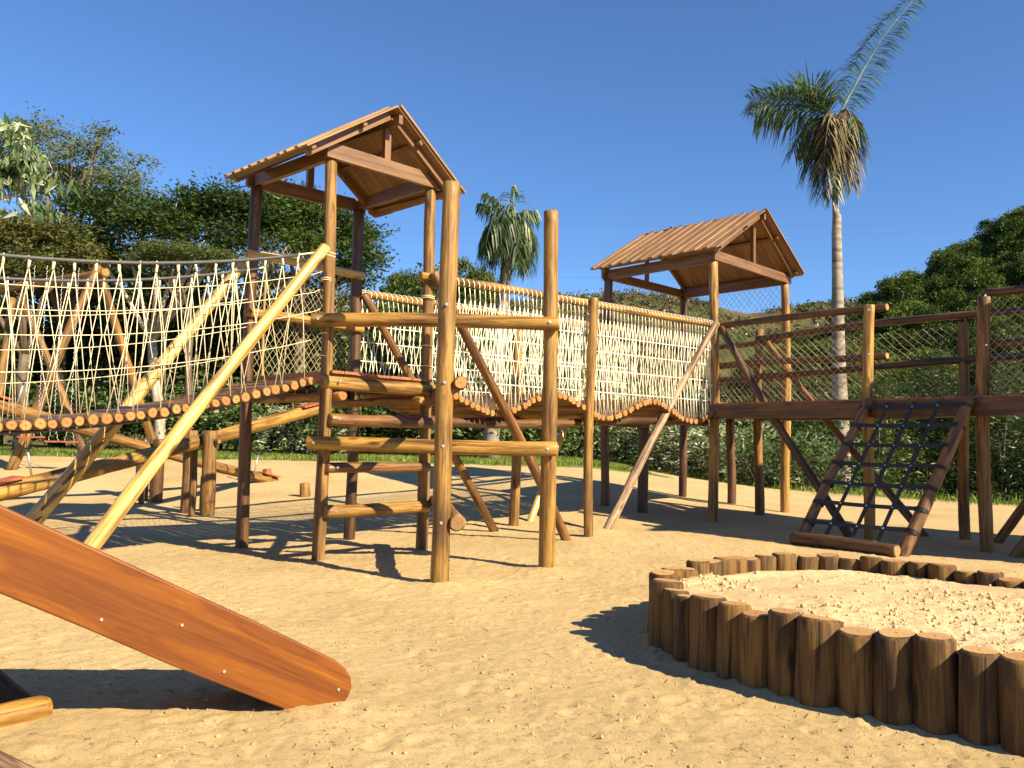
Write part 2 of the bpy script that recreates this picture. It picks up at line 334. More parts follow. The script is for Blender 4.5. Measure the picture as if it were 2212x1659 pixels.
# ------------------------------------------------------------------ mesh helpers
def np_mesh(name, V, Fc, mats, midx=None, smooth=False):
    """V (n,3); Fc list of (m,k) index arrays"""
    me = bpy.data.meshes.new(name); V = np.asarray(V, np.float32)
    if not isinstance(Fc, list): Fc = [Fc]
    me.vertices.add(len(V)); me.vertices.foreach_set('co', V.ravel())
    nl = sum(f.size for f in Fc); npoly = sum(len(f) for f in Fc)
    me.loops.add(nl); me.loops.foreach_set('vertex_index', np.concatenate([f.ravel() for f in Fc]).astype(np.int32))
    me.polygons.add(npoly); ls = []; p = 0
    for f in Fc:
        ls.append(p + np.arange(len(f)) * f.shape[1]); p += f.size
    me.polygons.foreach_set('loop_start', np.concatenate(ls).astype(np.int32))
    if midx is not None: me.polygons.foreach_set('material_index', np.asarray(midx, np.int32))
    me.polygons.foreach_set('use_smooth', np.full(npoly, bool(smooth)))
    for m_ in (mats if isinstance(mats, (list, tuple)) else [mats]): me.materials.append(m_)
    me.update(calc_edges=True); return me
class MB:
    def __init__(s): s.v = []; s.f = []; s.s = []
    def tube(s, pts, r, n=6, cap=True, smooth=True):
        pts = [Vector(p) for p in pts]; k = len(pts); b0 = len(s.v); up = None
        for i, p in enumerate(pts):
            t = (pts[min(i + 1, k - 1)] - pts[max(i - 1, 0)])
            if t.length < 1e-9: t = Vector((0, 0, 1))
            t.normalize()
            if up is None: up = t.orthogonal().normalized()
            else:
                up = up - t * up.dot(t)
                up = up.normalized() if up.length > 1e-6 else t.orthogonal().normalized()
            sd = t.cross(up); rr = r[i] if isinstance(r, (list, tuple)) else r
            for j in range(n):
                a = 2 * math.pi * j / n; s.v.append(p + (up * math.cos(a) + sd * math.sin(a)) * rr)
        for i in range(k - 1):
            for j in range(n):
                a = b0 + i * n + j; b = b0 + i * n + (j + 1) % n
                s.f.append((a, b, b + n, a + n)); s.s.append(smooth)
        if cap:
            s.f.append(tuple(b0 + j for j in reversed(range(n)))); s.s.append(False)
            s.f.append(tuple(b0 + (k - 1) * n + j for j in range(n))); s.s.append(False)
    def box(s, c, size, Mx=None):
        b0 = len(s.v); hx, hy, hz = [q / 2 for q in size]
        for z in (-hz, hz):
            for x, y in ((-hx, -hy), (hx, -hy), (hx, hy), (-hx, hy)):
                p = Vector((x, y, z))
                if Mx: p = Mx @ p
                s.v.append(Vector(c) + p)
        for q in ((3, 2, 1, 0), (4, 5, 6, 7), (0, 1, 5, 4), (1, 2, 6, 5), (2, 3, 7, 6), (3, 0, 4, 7)):
            s.f.append(tuple(b0 + i for i in q)); s.s.append(False)
    def beam(s, p0, p1, wd, ht, up=(0, 0, 1)):
        p0 = Vector(p0); p1 = Vector(p1); z = (p1 - p0); L = z.length; z.normalize()
        x = Vector(up).cross(z)
        if x.length < 1e-4: x = z.orthogonal()
        x.normalize(); y = z.cross(x); s.box((p0 + p1) / 2, (wd, ht, L), Matrix((x, y, z)).transposed())
    def disc(s, c, nrm, r, th, n=10):
        nrm = Vector(nrm).normalized(); s.tube([Vector(c), Vector(c) + nrm * th], r, n)
    def build(s, name, m, parent=None, Mx=None):
        me = bpy.data.meshes.new(name); me.from_pydata([tuple(v) for v in s.v], [], s.f)
        me.polygons.foreach_set('use_smooth', s.s); me.materials.append(m); me.update()
        return put(name, me, parent, Mx)

def frame_z(p0, p1):
    p0 = Vector(p0); z = (Vector(p1) - p0).normalized(); x = z.orthogonal().normalized(); y = z.cross(x)
    return Matrix.Translation(p0) @ Matrix((x, y, z)).transposed().to_4x4()
def log_mesh(L, r0, r1, m, e, bend=0.012, bev=0.012, n=20, rough=0.085, tilt=0.0, seed=None):
    rs = random.Random(seed if seed is not None else random.random())
    k = max(4, int(L / 0.12)); ph = [rs.uniform(0, 6.28) for _ in range(8)]
    zs = [0, bev * 0.45] + [bev + (L - 2 * bev) * i / k for i in range(k + 1)] + [L - bev * 0.45, L]
    rr = [0.80, 0.93] + [1.0] * (k + 1) + [0.93, 0.80]
    if bev < 0.004: rr[0] = rr[-1] = rr[1] = rr[-2] = 0.97
    V = []; Fc = []; sm = []; mi = []
    for z, q in zip(zs, rr):
        u = z / L; r = (r0 * (1 - u) + r1 * u) * q
        bx = bend * L * math.sin(u * math.pi * 1.3 + ph[0]) * 0.5; by = bend * L * math.sin(u * math.pi * 1.7 + ph[1]) * 0.5
        bx -= bend * L * math.sin(ph[0]) * 0.5 * (1 - u); by -= bend * L * math.sin(ph[1]) * 0.5 * (1 - u)
        for j in range(n):
            a = 2 * math.pi * j / n
            w_ = 1 + rough * (0.5 * math.sin(2 * a + ph[2] + 1.2 * z) + 0.35 * math.sin(3 * a + ph[3] - 2.5 * z) + 0.3 * math.sin(z * 7 + ph[4]) + 0.2 * math.sin(5 * a + z * 11 + ph[5]))
            x = r * w_ * math.cos(a); y = r * w_ * math.sin(a)
            zz = z + (tilt * x if u > 0.5 else 0)
            V.append((bx + x, by + y, zz))
    K = len(zs)
    for i in range(K - 1):
        for j in range(n):
            a = i * n + j; b = i * n + (j + 1) % n; Fc.append((a, b, b + n, a + n)); sm.append(True); mi.append(0)
    # caps on their own vertices
    b0 = len(V); V += V[0:n]; Fc.append(tuple(b0 + j for j in reversed(range(n)))); sm.append(False); mi.append(1)
    b1 = len(V); V += V[(K - 1) * n:K * n]; Fc.append(tuple(b1 + j for j in range(n))); sm.append(False); mi.append(1)
    me = bpy.data.meshes.new('log'); me.from_pydata(V, [], Fc); me.polygons.foreach_set('use_smooth', sm); me.polygons.foreach_set('material_index', mi)
    me.materials.append(m); me.materials.append(e); me.update(); return me
def log(name, parent, p0, p1, r, m='brown', r1=None, e='end_tan', **kw):
    p0 = Vector(p0); p1 = Vector(p1); me = log_mesh((p1 - p0).length, r, r1 or r, M[m], M[e], **kw); me.name = name
    return put(name, me, parent, frame_z(p0, p1))
def V3(p, z): return Vector((p[0], p[1], z))
def bolt(parent, p, nrm, r=0.012):
    b = MB(); b.disc((0, 0, 0), (0, 0, 1), r, 0.012, 8); return b.build('bolt', M['bolt'], parent, frame_z(p, Vector(p) + Vector(nrm)))
TOCAM = Vector((0.1, -1, 0)).normalized()

# ------------------------------------------------------------------ sandbox outline (needed by the ground)
SBP = [(.93, 5.12), (1.0, 4.70), (1.24, 4.25), (1.58, 3.90), (1.95, 3.57), (2.32, 3.25), (2.7, 2.98), (3.2, 2.92), (3.62, 3.35), (3.75, 4.25), (3.45, 5.15), (3.0, 5.9), (2.5, 6.32), (1.95, 6.33), (1.43, 5.95), (1.08, 5.55)]
def closed_spline(P, per=24):
    P = [Vector((*p, 0)) for p in P]; n = len(P); out = []
    for i in range(n):
        a, b, c, d = P[i - 1], P[i], P[(i + 1) % n], P[(i + 2) % n]
        for k in range(per):
            t = k / per; out.append(0.5 * ((2 * b) + (c - a) * t + (2 * a - 5 * b + 4 * c - d) * t * t + (3 * b - a - 3 * c + d) * t ** 3))
    return out
SB = closed_spline(SBP)
SBx = np.array([p.x for p in SB]); SBy = np.array([p.y for p in SB]); SBC = (2.2, 4.8)
def sb_rel(X, Y):
    """signed distance-like measure: radius relative to the outline (1 on the outline)"""
    a = np.arctan2(SBy - SBC[1], SBx - SBC[0]); r = np.hypot(SBx - SBC[0], SBy - SBC[1]); o = np.argsort(a)
    aa = np.arctan2(Y - SBC[1], X - SBC[0]); rr = np.hypot(X - SBC[0], Y - SBC[1])
    return rr - np.interp(aa, a[o], r[o], period=2 * math.pi)

# tower corners and other ground positions
A = (-1.82, 8.08); B = (-.93, 8.98); Cc = (-2.85, 9.03); D = (-1.88, 9.92)
E = (-.565, 6.96); Fp = (.355, 7.90)
P = (3.12, 12.9); Q = (4.78, 14.6); Rr = (1.65, 14.5); S = (3.33, 16.2)
K = (4.16, 14.0); Jp = (4.66, 10.9); Lp = (5.52, 9.73); Mp = (6.12, 11.3)
mound = [(E, .03), (Fp, .035), (A, .02), (B, .02), (Cc, .02), (D, .02), (P, .02), (Lp, .03), (Jp, .02), ((1.08, 11.1), .04), ((1.25, 11.2), .03), ((-3.5, 6.4), .04), ((-.75, 3.7), .03)]

_dr = random.Random(21)
DENTS = []
for _ in range(480):
    a_ = _dr.uniform(-.68, .72); r_ = 2.4 + 8 * _dr.random() ** 1.2; DENTS.append((r_ * math.sin(a_), r_ * math.cos(a_), _dr.uniform(0, 3.14), _dr.uniform(.018, .050), _dr.uniform(1.2, 2.6), _dr.uniform(.004, .014)))
def ground_height(X, Y, fine=True):
    z = gz_base(X, Y)
    near = 1 - sst(18, 30, Y)
    z = z + near * (0.09 * fbm(X * .55 + 3, Y * .55, 3) + 0.025 * fbm(X * 2.3, Y * 2.3, 3))
    if fine:
        f2 = 1 - sst(9, 16, np.hypot(X, Y)); fb = fbm(X * 9, Y * 9, 3)
        z = z + f2 * (0.010 * fb * (1 + 2 * np.maximum(fbm(X * .9 + 9, Y * .9, 2), -.2)) + 0.012 * np.maximum(fbm(X * 34, Y * 34, 2), 0) * 2)
        z = z + f2 * 0.012 * np.maximum(fbm(X * 17 + 5, Y * 17, 2) - .08, 0) * 4
    for (p, a) in mound: z = z + a * np.exp(-((X - p[0]) ** 2 + (Y - p[1]) ** 2) / .05)
    for (dx, dy, an, sz, el, dp) in DENTS:
        if X.ndim == 2:
            i0, i1 = np.searchsorted(X[0], (dx - .4, dx + .4)); j0, j1 = np.searchsorted(Y[:, 0], (dy - .4, dy + .4)); sl_ = (slice(j0, j1), slice(i0, i1))
        elif X.ndim == 1: sl_ = np.nonzero((np.abs(X - dx) < .4) & (np.abs(Y - dy) < .4))[0]
        else: continue
        xx = X[sl_] - dx; yy = Y[sl_] - dy; p_ = (xx * math.cos(an) + yy * math.sin(an)) / (sz * el); q_ = (-xx * math.sin(an) + yy * math.cos(an)) / sz; rr = np.sqrt(p_ * p_ + q_ * q_)
        z[sl_] += dp * (-np.exp(-rr ** 2 * 1.2) + .55 * np.exp(-((rr - 1.35) / .35) ** 2))
    d = sb_rel(X, Y); z = z + 0.035 * np.exp(-(np.abs(d) / .16) ** 2) * (Y < 9)
    return z
def nug(a, b, fine0, fine1, df, grow, lim):
    """non-uniform 1-D grid"""
    mid = list(np.arange(fine0, fine1 + df, df)); l = []; x = fine0; s = df
    while x > a: s = min(s * grow, lim); x -= s; l.append(x)
    h = []; x = mid[-1]; s = df
    while x < b: s = min(s * grow, lim); x += s; h.append(x)
    return np.array(l[::-1] + mid + h)
gx = nug(-2500, 2500, -3.2, 3.4, .024, 1.035, 300); gy = nug(-400, 3500, 2.4, 7.2, .024, 1.03, 300)
GX, GY = np.meshgrid(gx, gy)
GZ = ground_height(GX, GY)
nx, ny = len(gx), len(gy); idx = np.arange(nx * ny).reshape(ny, nx)
quads = np.stack([idx[:-1, :-1], idx[:-1, 1:], idx[1:, 1:], idx[1:, :-1]], -1).reshape(-1, 4)
me = np_mesh('sandy_ground', np.stack([GX, GY, GZ], -1).reshape(-1, 3), quads, M['sand'], smooth=True)
gm = np.where(GX < 4, sst(19.3, 21.0, GY + 0.25 * GX * 0), 0) 
gm = np.maximum(gm, sst(edgeY(GX) - 1.6, edgeY(GX) + .2, GY))
ca = me.color_attributes.new('grassmask', 'FLOAT_COLOR', 'POINT')
ca.data.foreach_set('color', np.repeat(gm.ravel()[:, None], 4, 1).astype(np.float32).ravel())
g = put('ground', me); tag(g, kind='structure')

# hills
def hill_mesh(name, hfun, xr, yr, n):
    xs = np.linspace(*xr, n[0]); ys = np.linspace(*yr, n[1]); X, Y = np.meshgrid(xs, ys); Z = hfun(X, Y)
    id_ = np.arange(X.size).reshape(X.shape); q = np.stack([id_[:-1, :-1], id_[:-1, 1:], id_[1:, 1:], id_[1:, :-1]], -1).reshape(-1, 4)
    o = put(name, np_mesh(name, np.stack([X, Y, Z], -1).reshape(-1, 3), q, M['hill'], smooth=True)); tag(o, kind='structure'); return o
def green_hill(X, Y):
    crest = np.interp(X, [20, 45, 62, 75, 92, 130, 190, 260], [-6, 9, 18, 26, 37, 50, 55, 50])
    s = sst(62, 150, Y); back = 1 - 0.5 * sst(165, 260, Y)
    return -6 + (crest + 6) * s * back + 3.0 * fbm(X * .05, Y * .05, 3)
def far_hill(X, Y):
    crest = np.interp(X, [-140, -60, -25, 15, 42, 62, 80, 105, 150, 220], [30, 42, 52, 55, 57, 56, 52, 55, 60, 66])
    s = sst(150, 300, Y); return -6 + (crest + 2) * s * (1 - .4 * sst(320, 480, Y)) + 7 * fbm(X * .03, Y * .03, 4) + 2.0 * fbm(X * .25, Y * .25, 2)
hill_mesh('wooded_hill', green_hill, (18, 270), (60, 270), (120, 90))
hill_mesh('far_hill', far_hill, (-160, 330), (150, 500), (300, 120))

# ------------------------------------------------------------------ SANDBOX
arc = [0.0]
for i in range(len(SB)): arc.append(arc[-1] + (SB[(i + 1) % len(SB)] - SB[i]).length)
def sb_at(s):
    s = s % arc[-1]; i = int(np.searchsorted(arc, s)) - 1; i = max(i, 0); j = (i + 1) % len(SB)
    t = (s - arc[i]) / (arc[i + 1] - arc[i]); return SB[i % len(SB)].lerp(SB[j], t)
sandbox = empty('sandbox', (SBC[0], SBC[1], 0), 'round sandbox fenced with short upright log stumps and heaped with pale sand', 'sandbox')
s = 0.03; N = 0; TOT = arc[-1]
rs = random.Random(5)
while s < TOT - 0.09:
    r = rs.choice([rs.uniform(.076, .088), rs.uniform(.082, .104), rs.uniform(.082, .104)]); c = sb_at(s + r); c2 = c + Vector((rs.uniform(-.008, .008), rs.uniform(-.008, .008), 0))
    h = 0.385 + rs.uniform(-.022, .022); lean = Vector((rs.uniform(-.008, .008), rs.uniform(-.008, .008), 0))
    log('log_stump', sandbox, V3(c2, -.12), V3(c2 + lean, h), r, 'stump', r * rs.uniform(.95, 1.0), 'end_stump', bend=.01, bev=.014, n=28, rough=.10, tilt=rs.uniform(-.12, .12))
    s += 2 * r * .93; N += 1
# sand fill
xs = np.arange(.7, 3.95, .014); ys = np.arange(2.75, 6.5, .014); X, Y = np.meshgrid(xs, ys); d = sb_rel(X, Y)
rough = sst(-.1, .35, fbm(X * 1.1 + 4, Y * 1.1 + 2, 2) + .12)
Z = .325 + .07 * fbm(X * 1.4, Y * 1.4, 3) + .035 * fbm(X * 5, Y * 5, 3) + rough * (.05 * np.maximum(fbm(X * 14, Y * 14, 3), -.05) + .05 * np.maximum(fbm(X * 28 + 3, Y * 28, 2), 0)) + .02 * np.exp(-(d + .12) ** 2 / .01)
Z = Z + .03 * np.exp(-(((X - 1.6) / .7) ** 2 + ((Y - 4.6) / .5) ** 2))
Z = Z - .055 * sst(4.9, 6.1, Y) + .03 * sst(4.6, 3.6, Y) * 0; inside = d < .02; id_ = np.arange(X.size).reshape(X.shape)
q = np.stack([id_[:-1, :-1], id_[:-1, 1:], id_[1:, 1:], id_[1:, :-1]], -1); keep = inside[:-1, :-1] & inside[1:, 1:] & inside[:-1, 1:] & inside[1:, :-1]
q = q[keep]; used = np.unique(q); remap = np.full(X.size, -1); remap[used] = np.arange(len(used))
pts = np.stack([X - SBC[0], Y - SBC[1], Z], -1).reshape(-1, 3)[used]
put('sand_fill', np_mesh('sand_fill', pts, remap[q], M['boxsand'], smooth=True), sandbox, Matrix.Translation((SBC[0], SBC[1], 0)))
def octas(cent, rad, name, m, stretch=1.0):
    p_ = (1 + 5 ** .5) / 2; base = np.array([(-1, p_, 0), (1, p_, 0), (-1, -p_, 0), (1, -p_, 0), (0, -1, p_), (0, 1, p_), (0, -1, -p_), (0, 1, -p_), (p_, 0, -1), (p_, 0, 1), (-p_, 0, -1), (-p_, 0, 1)]) / 1.9
    fcs = np.array([(0, 11, 5), (0, 5, 1), (0, 1, 7), (0, 7, 10), (0, 10, 11), (1, 5, 9), (5, 11, 4), (11, 10, 2), (10, 7, 6), (7, 1, 8), (3, 9, 4), (3, 4, 2), (3, 2, 6), (3, 6, 8), (3, 8, 9), (4, 9, 5), (2, 4, 11), (6, 2, 10), (8, 6, 7), (9, 8, 1)])
    n = len(cent); a = rng.uniform(0, 6.28, n); v = base[None] * rng.uniform(.75, 1.2, (n, 12, 1)) * rng.uniform(.7, 1.2, (n, 1, 3)); ca_, sa = np.cos(a)[:, None], np.sin(a)[:, None]
    v = np.stack([v[..., 0] * ca_ - v[..., 1] * sa, v[..., 0] * sa + v[..., 1] * ca_, v[..., 2]], -1) * rad[:, None, None] + cent[:, None]
    f = (fcs[None] + 12 * np.arange(n)[:, None, None]).reshape(-1, 3); return np_mesh(name, v.reshape(-1, 3), f, m, smooth=True)
# crumbs lying in the sandbox
n = 8000; cx = rng.uniform(.9, 3.4, n); cy = rng.uniform(3.1, 6.2, n); dd = sb_rel(cx, cy)
rg = sst(-.05, .25, fbm(cx * 1.1 + 4, cy * 1.1 + 2, 2) + .12 + .25 * fbm(cx * 5, cy * 5, 2)); ok = (dd < -.10) & (rng.uniform(0, 1, n) < rg * 1.2)
cx, cy = cx[ok], cy[ok]; ix = np.clip(((cx - .7) / .014).astype(int), 0, X.shape[1] - 1); iy = np.clip(((cy - 2.75) / .014).astype(int), 0, X.shape[0] - 1)
rad = rng.gamma(1.3, .0030, len(cx)).clip(.002, .018); cz = Z[iy, ix] + rad * .35
o = put('sand_crumb', octas(np.stack([cx - SBC[0], cy - SBC[1], cz], -1), rad, 'sand_crumb', M['boxclod']), sandbox, Matrix.Translation((SBC[0], SBC[1], 0))); o['kind'] = 'stuff'

# clods, pebbles and twigs on the ground
n = 30000; rr_ = 2.5 + 8 * rng.uniform(0, 1, n) ** 1.3; th = rng.uniform(-.75, .8, n); cx = rr_ * np.sin(th); cy = rr_ * np.cos(th)
dens = fbm(cx * 2.5, cy * 2.5, 3); ok = (sb_rel(cx, cy) > .1) & (dens > -.12 + .3 * rng.uniform(-.5, .5, n)); cx, cy = cx[ok], cy[ok]
rad = rng.gamma(1.1, .0017, len(cx)).clip(.0014, .011)
cz = ground_height(cx, cy) + rad * .3
o = put('sand_clods', octas(np.stack([cx, cy, cz], -1), rad, 'sand_clods', M['clod'])); tag(o, 'small loose sand clods and grit scattered over the playground sand', 'grit', kind='stuff')
b = MB()
for i in range(420):
    a = rs.uniform(-.65, .7); r_ = 2.6 + 7 * rs.random() ** 1.5; x = r_ * math.sin(a); y = r_ * math.cos(a)
    if sb_rel(np.array(x), np.array(y)) < .12: continue
    z = float(ground_height(np.array(x), np.array(y))); t = rs.uniform(0, 6.28); L = rs.uniform(.015, .07)
    b.tube([(x, y, z + .003), (x + L * .5 * math.cos(t), y + L * .5 * math.sin(t), z + .008), (x + L * math.cos(t + .3), y + L * math.sin(t + .3), z + .004)], .0013, 4)
tag(b.build('twig_litter', M['twig']), 'tiny dark dry twigs littering the open sand', 'twigs', kind='stuff')

# ------------------------------------------------------------------ generic builders for the playground
def roof(th, ridge0, vdir, udir, L, eL, eR, zr, ze, nb, ov=.045):
    """ridge0 front end of the ridge (x,y); v along the ridge, u across; two boarded slopes"""
    for side, e in ((-1, eL), (1, eR)):
        bm = MB(); U = Vector((*udir, 0)) * side; Vv = Vector((*vdir, 0)); r0 = V3(ridge0, zr); dn = (U * e + Vector((0, 0, ze - zr))); sl = dn.length; dn.normalize()
        nrm = Vv.cross(dn) if Vv.cross(dn).z > 0 else dn.cross(Vv); nrm.normalize()
        wdt = L / nb
        for i in range(nb):
            c0 = Vv * (wdt * (i + .5)); up = .004 * random.uniform(-1, 1)
            # under board
            bm.box((wdt * (i + .5), sl / 2 + random.uniform(-.012, .012), 0.0), (wdt * .985, sl, .018))
            # cover batten over the joint, as an overlapping board edge
            bm.box((wdt * (i + .97) if side == -1 else wdt * (i + .03), sl / 2 + random.uniform(-.02, .02), .0215), (wdt * .34, sl + .01, .020))
        x = Vv; y = dn; z = x.cross(y)
        if z.z < 0:
            for k_ in range(len(bm.v)): bm.v[k_].z *= -1
            bm.f = [tuple(reversed(f)) for f in bm.f]
        MM = Matrix.Translation(r0) @ Matrix((x, y, z)).transposed().to_4x4()
        bm.build('roof_slope', M['roof'], th, MM)
        # rafters and purlin under the slope
        for q in (.12, L - .12):
            rb = MB(); a0 = r0 + Vv * q + Vector((0, 0, -.075)) + U * .03; rb.box((0, 0, (sl - .12) / 2), (.05, .10, sl - .12))
            rb.build('rafter', M['beam'], th, frame_up(a0, a0 + dn, Vv))
        for f in (.38, .93):
            pb = MB(); a0 = r0 + dn * (sl * f) - nrm * .034 + Vv * .02; pb.box((0, 0, (L - .04) / 2), (.05, .04, L - .04)); pb.build('purlin', M['beam'], th, frame_up(a0, a0 + Vv, dn))
def frame_up(p0, p1, side):
    p0 = Vector(p0); z = (Vector(p1) - p0).normalized(); x = Vector(side) - z * Vector(side).dot(z); x.normalize(); y = z.cross(x)
    return Matrix.Translation(p0) @ Matrix((x, y, z)).transposed().to_4x4()
def sawn(name, th, p0, p1, wd, ht, side):
    """sawn timber; wd measured along 'side'"""
    L = (Vector(p1) - Vector(p0)).length; b = MB(); b.box((0, 0, L / 2), (wd, ht, L)); return b.build(name, M['beam'], th, frame_up(p0, p1, side))
def gable(th, a, b_, z, zr, front):
    a = Vector((*a, 0)); b_ = Vector((*b_, 0)); u = (b_ - a).normalized(); n = Vector((u.y, -u.x, 0)) * front
    p0 = V3(a - u * .1 + n * .05, z); p1 = V3(b_ + u * .1 + n * .05, z); sawn('tie_beam', th, p0, p1, .05, .15, n)
    mid = (a + b_) / 2; sawn('king_post', th, V3(mid + n * .03, z + .076), V3(mid + n * .03, zr - .06), .055, .075, n)
def net(mb, p00, p10, p01, p11, cw=.085, ch=.11, r=.0022, sag=.0):
    """diamond mesh between four corners (bottom left, bottom right, top left, top right)"""
    p00, p10, p01, p11 = [Vector(q) for q in (p00, p10, p01, p11)]; Wd = ((p10 - p00).length + (p11 - p01).length) / 2; Hh = (p01 - p00).length
    nu = max(2, round(Wd / cw)); nv = max(2, round(Hh / ch))
    def pt(u, v): 
        j = .12 * math.sin(u * 57 + v * 31) / nu
        return (p00.lerp(p10, min(1, max(0, u + j)))).lerp(p01.lerp(p11, min(1, max(0, u + j))), v + .0)
    for sgn in (1, -1):
        for k in range(-nv, nu + nv + 1):
            path = []
            for j in range(nv + 1):
                i = k + sgn * j
                if 0 <= i <= nu: path.append(pt(i / nu, j / nv))
            if len(path) > 1: mb.tube(path, r, 3, False)

# ------------------------------------------------------------------ TOWER 1
def norm2(a, b): v = Vector((b[0] - a[0], b[1] - a[1])); v.normalize(); return (v.x, v.y)
u1 = norm2(A, B); v1 = norm2(A, Cc)
t1 = empty('play_tower', (*A, 0), 'roofed log tower nearest the camera, with log rungs and diagonal mesh behind', 'play tower')
posts = {'A': A, 'B': B, 'C': Cc, 'D': D}
for kx, (p, r, m) in {'A': (A, .062, 'brown'), 'B': (B, .064, 'brown'), 'C': (Cc, .066, 'dark'), 'D': (D, .068, 'dark')}.items():  # rear posts take the darker wood, painting in the shade under roof and deck
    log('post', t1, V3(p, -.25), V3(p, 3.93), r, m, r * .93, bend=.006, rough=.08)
U1 = Vector((*u1, 0)); V1 = Vector((*v1, 0)); vA, vB, vC, vD = [Vector((*p, 0)) for p in (A, B, Cc, D)]
gable(t1, A, B, 4.0, 4.47, 1); gable(t1, Cc, D, 4.0, 4.47, -1)
for a_, b_ in ((vA, vC), (vB, vD)):
    sd = (b_ - a_).normalized(); sawn('eave_beam', t1, a_ + Vector((0, 0, 4.0)), b_ + Vector((0, 0, 4.0)), .06, .13, sd.cross(Vector((0, 0, 1))))
roof(t1, (-1.22, 8.33), v1, u1, 1.56, 1.04, .92, 4.59, 3.90, 9)
# ridge batten
sawn('ridge_beam', t1, V3((-1.19, 8.36), 4.46), V3(Vector((-1.19, 8.33)) + Vector(v1) * 1.52, 4.46), .05, .09, U1)
DK = 1.78
# deck
bm = MB(); Lv = (vC - vA).length + .10; Lu = (vB - vA).length + .02; nb = 9
for i in range(nb):
    wq = Lu / nb; bm.box((wq * (i + .5), Lv / 2, random.uniform(-.003, .003)), (wq * .95, Lv + random.uniform(-.03, .03), .026))
bm.build('deck_boards', M['deck'], t1, Matrix.Translation(vA + Vector((0, 0, DK + .045)) - V1 * .12) @ Matrix((U1, V1, Vector((0, 0, 1)))).transposed().to_4x4())
fo = (Vector((-V1.x, -V1.y, 0))) * .085
def rung(z, m, a=vA, b=vB, r=.062, ext=.0, off=fo, name='rung'):
    u = (b - a).normalized(); return log(name, t1, a + off - u * ext + Vector((0, 0, z)), b + off + u * ext + Vector((0, 0, z + random.uniform(-.01, .01))), r, m, bend=.008)
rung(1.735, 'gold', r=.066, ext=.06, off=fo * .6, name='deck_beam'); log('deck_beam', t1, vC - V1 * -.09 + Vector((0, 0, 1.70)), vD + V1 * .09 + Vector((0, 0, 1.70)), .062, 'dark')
rung(1.37, 'rust', r=.06, off=fo * 1.1, ext=-.0); rung(.905, 'rust', r=.052, off=fo * .9); rung(.49, 'gold', r=.064, off=fo * 1.0)
for f, z in ((.1, 1.60), (.88, 1.60)):
    p = vA.lerp(vB, f); log('joist', t1, p - V1 * .14 + Vector((0, 0, z)), p + V1 * (Lv - .02) + Vector((0, 0, z)), .048, 'gold', e='end')
for z in (3.14, 2.50):
    log('rail', t1, vC + Vector((.0, -.09, z + .02)) - U1 * .05, vD + Vector((0, -.09, z)) + U1 * .12, .048, 'pale' if z > 3 else 'gold', e='end_tan')
log('batten', t1, vC + U1 * .16 + Vector((0, 0, 1.8)), vC + U1 * .15 + Vector((0, 0, 3.2)), .014, 'pale', n=8)
nb_ = MB(); c0 = vC + V1 * .05; d0 = vD + V1 * .05
net(nb_, c0 + Vector((0, 0, 1.82)), d0 + Vector((0, 0, 1.82)), c0 + Vector((0, 0, 3.5)), d0 + Vector((0, 0, 3.1)), .075, .12, .0028)
nb_.build('mesh_railing', M['net'], t1)
nb_ = MB()
for z in (2.96, 2.99, 2.72, 2.74, 2.2, 1.98):
    for p, r in ((vA, .068),) + (((vB, .07),) if z < 2.8 else ()):
        nb_ = MB(); nb_.tube([p + Vector((r * math.cos(a), r * math.sin(a), z + .004 * math.sin(3 * a))) for a in np.linspace(0, 2 * math.pi, 15)], .005, 5, False); nb_.build('rope_lashing', M['rope'], t1)
for z in (1.745, 1.375, .91, .495): bolt(t1, vA + fo * 1.75 + U1 * .085 + Vector((0, 0, z)), TOCAM)

# climbing cross: posts E, F with four logs
vE, vF = V3(E, 0), V3(Fp, 0)
cc_ = empty('climbing_posts', (*E, 0), 'two thick golden log posts with long crossing logs, standing in front of the nearer tower', 'climbing frame')
log('post', cc_, V3(E, -.3), V3((E[0] + .015, E[1]), 3.38), .078, 'gold', .073, bend=.004, rough=.07, n=24)
log('post', cc_, V3(Fp, -.3), V3(Fp, 3.41), .077, 'gold', .070, bend=.004, rough=.08, n=24)
dAF = (vF - vA).normalized(); nAF = Vector((dAF.y, -dAF.x, 0))
for z, r in ((2.32, .066), (1.145, .066)):
    p0 = vA + nAF * .13 - dAF * .10; p1 = vF + nAF * .135 + dAF * .09
    log('cross_log', cc_, V3(p0, z), V3(p1, z - .012), r, 'gold', bend=.006, n=22, rough=.07)
    bolt(cc_, V3(vF + nAF * .20, z - .012), TOCAM, .014); bolt(cc_, V3(vA + nAF * .195 - dAF * .02, z), TOCAM, .012)
dEB = (vB - vE).normalized(); sEB = Vector((dEB.y, -dEB.x, 0))
for z, r in ((1.67, .058), (.52, .068)):
    log('cross_log', cc_, V3(vE + sEB * .128 - dEB * .10, z), V3(vB + sEB * .125 + dEB * .08, z + .02), r, 'brown', e='end' if z > 1 else 'end_tan')

for z, v_ in ((2.32, vE), (1.145, vE), (1.67, vE), (.52, vE)): bolt(cc_, V3(v_ + Vector((.01, -.076, 0)), z), TOCAM, .013)
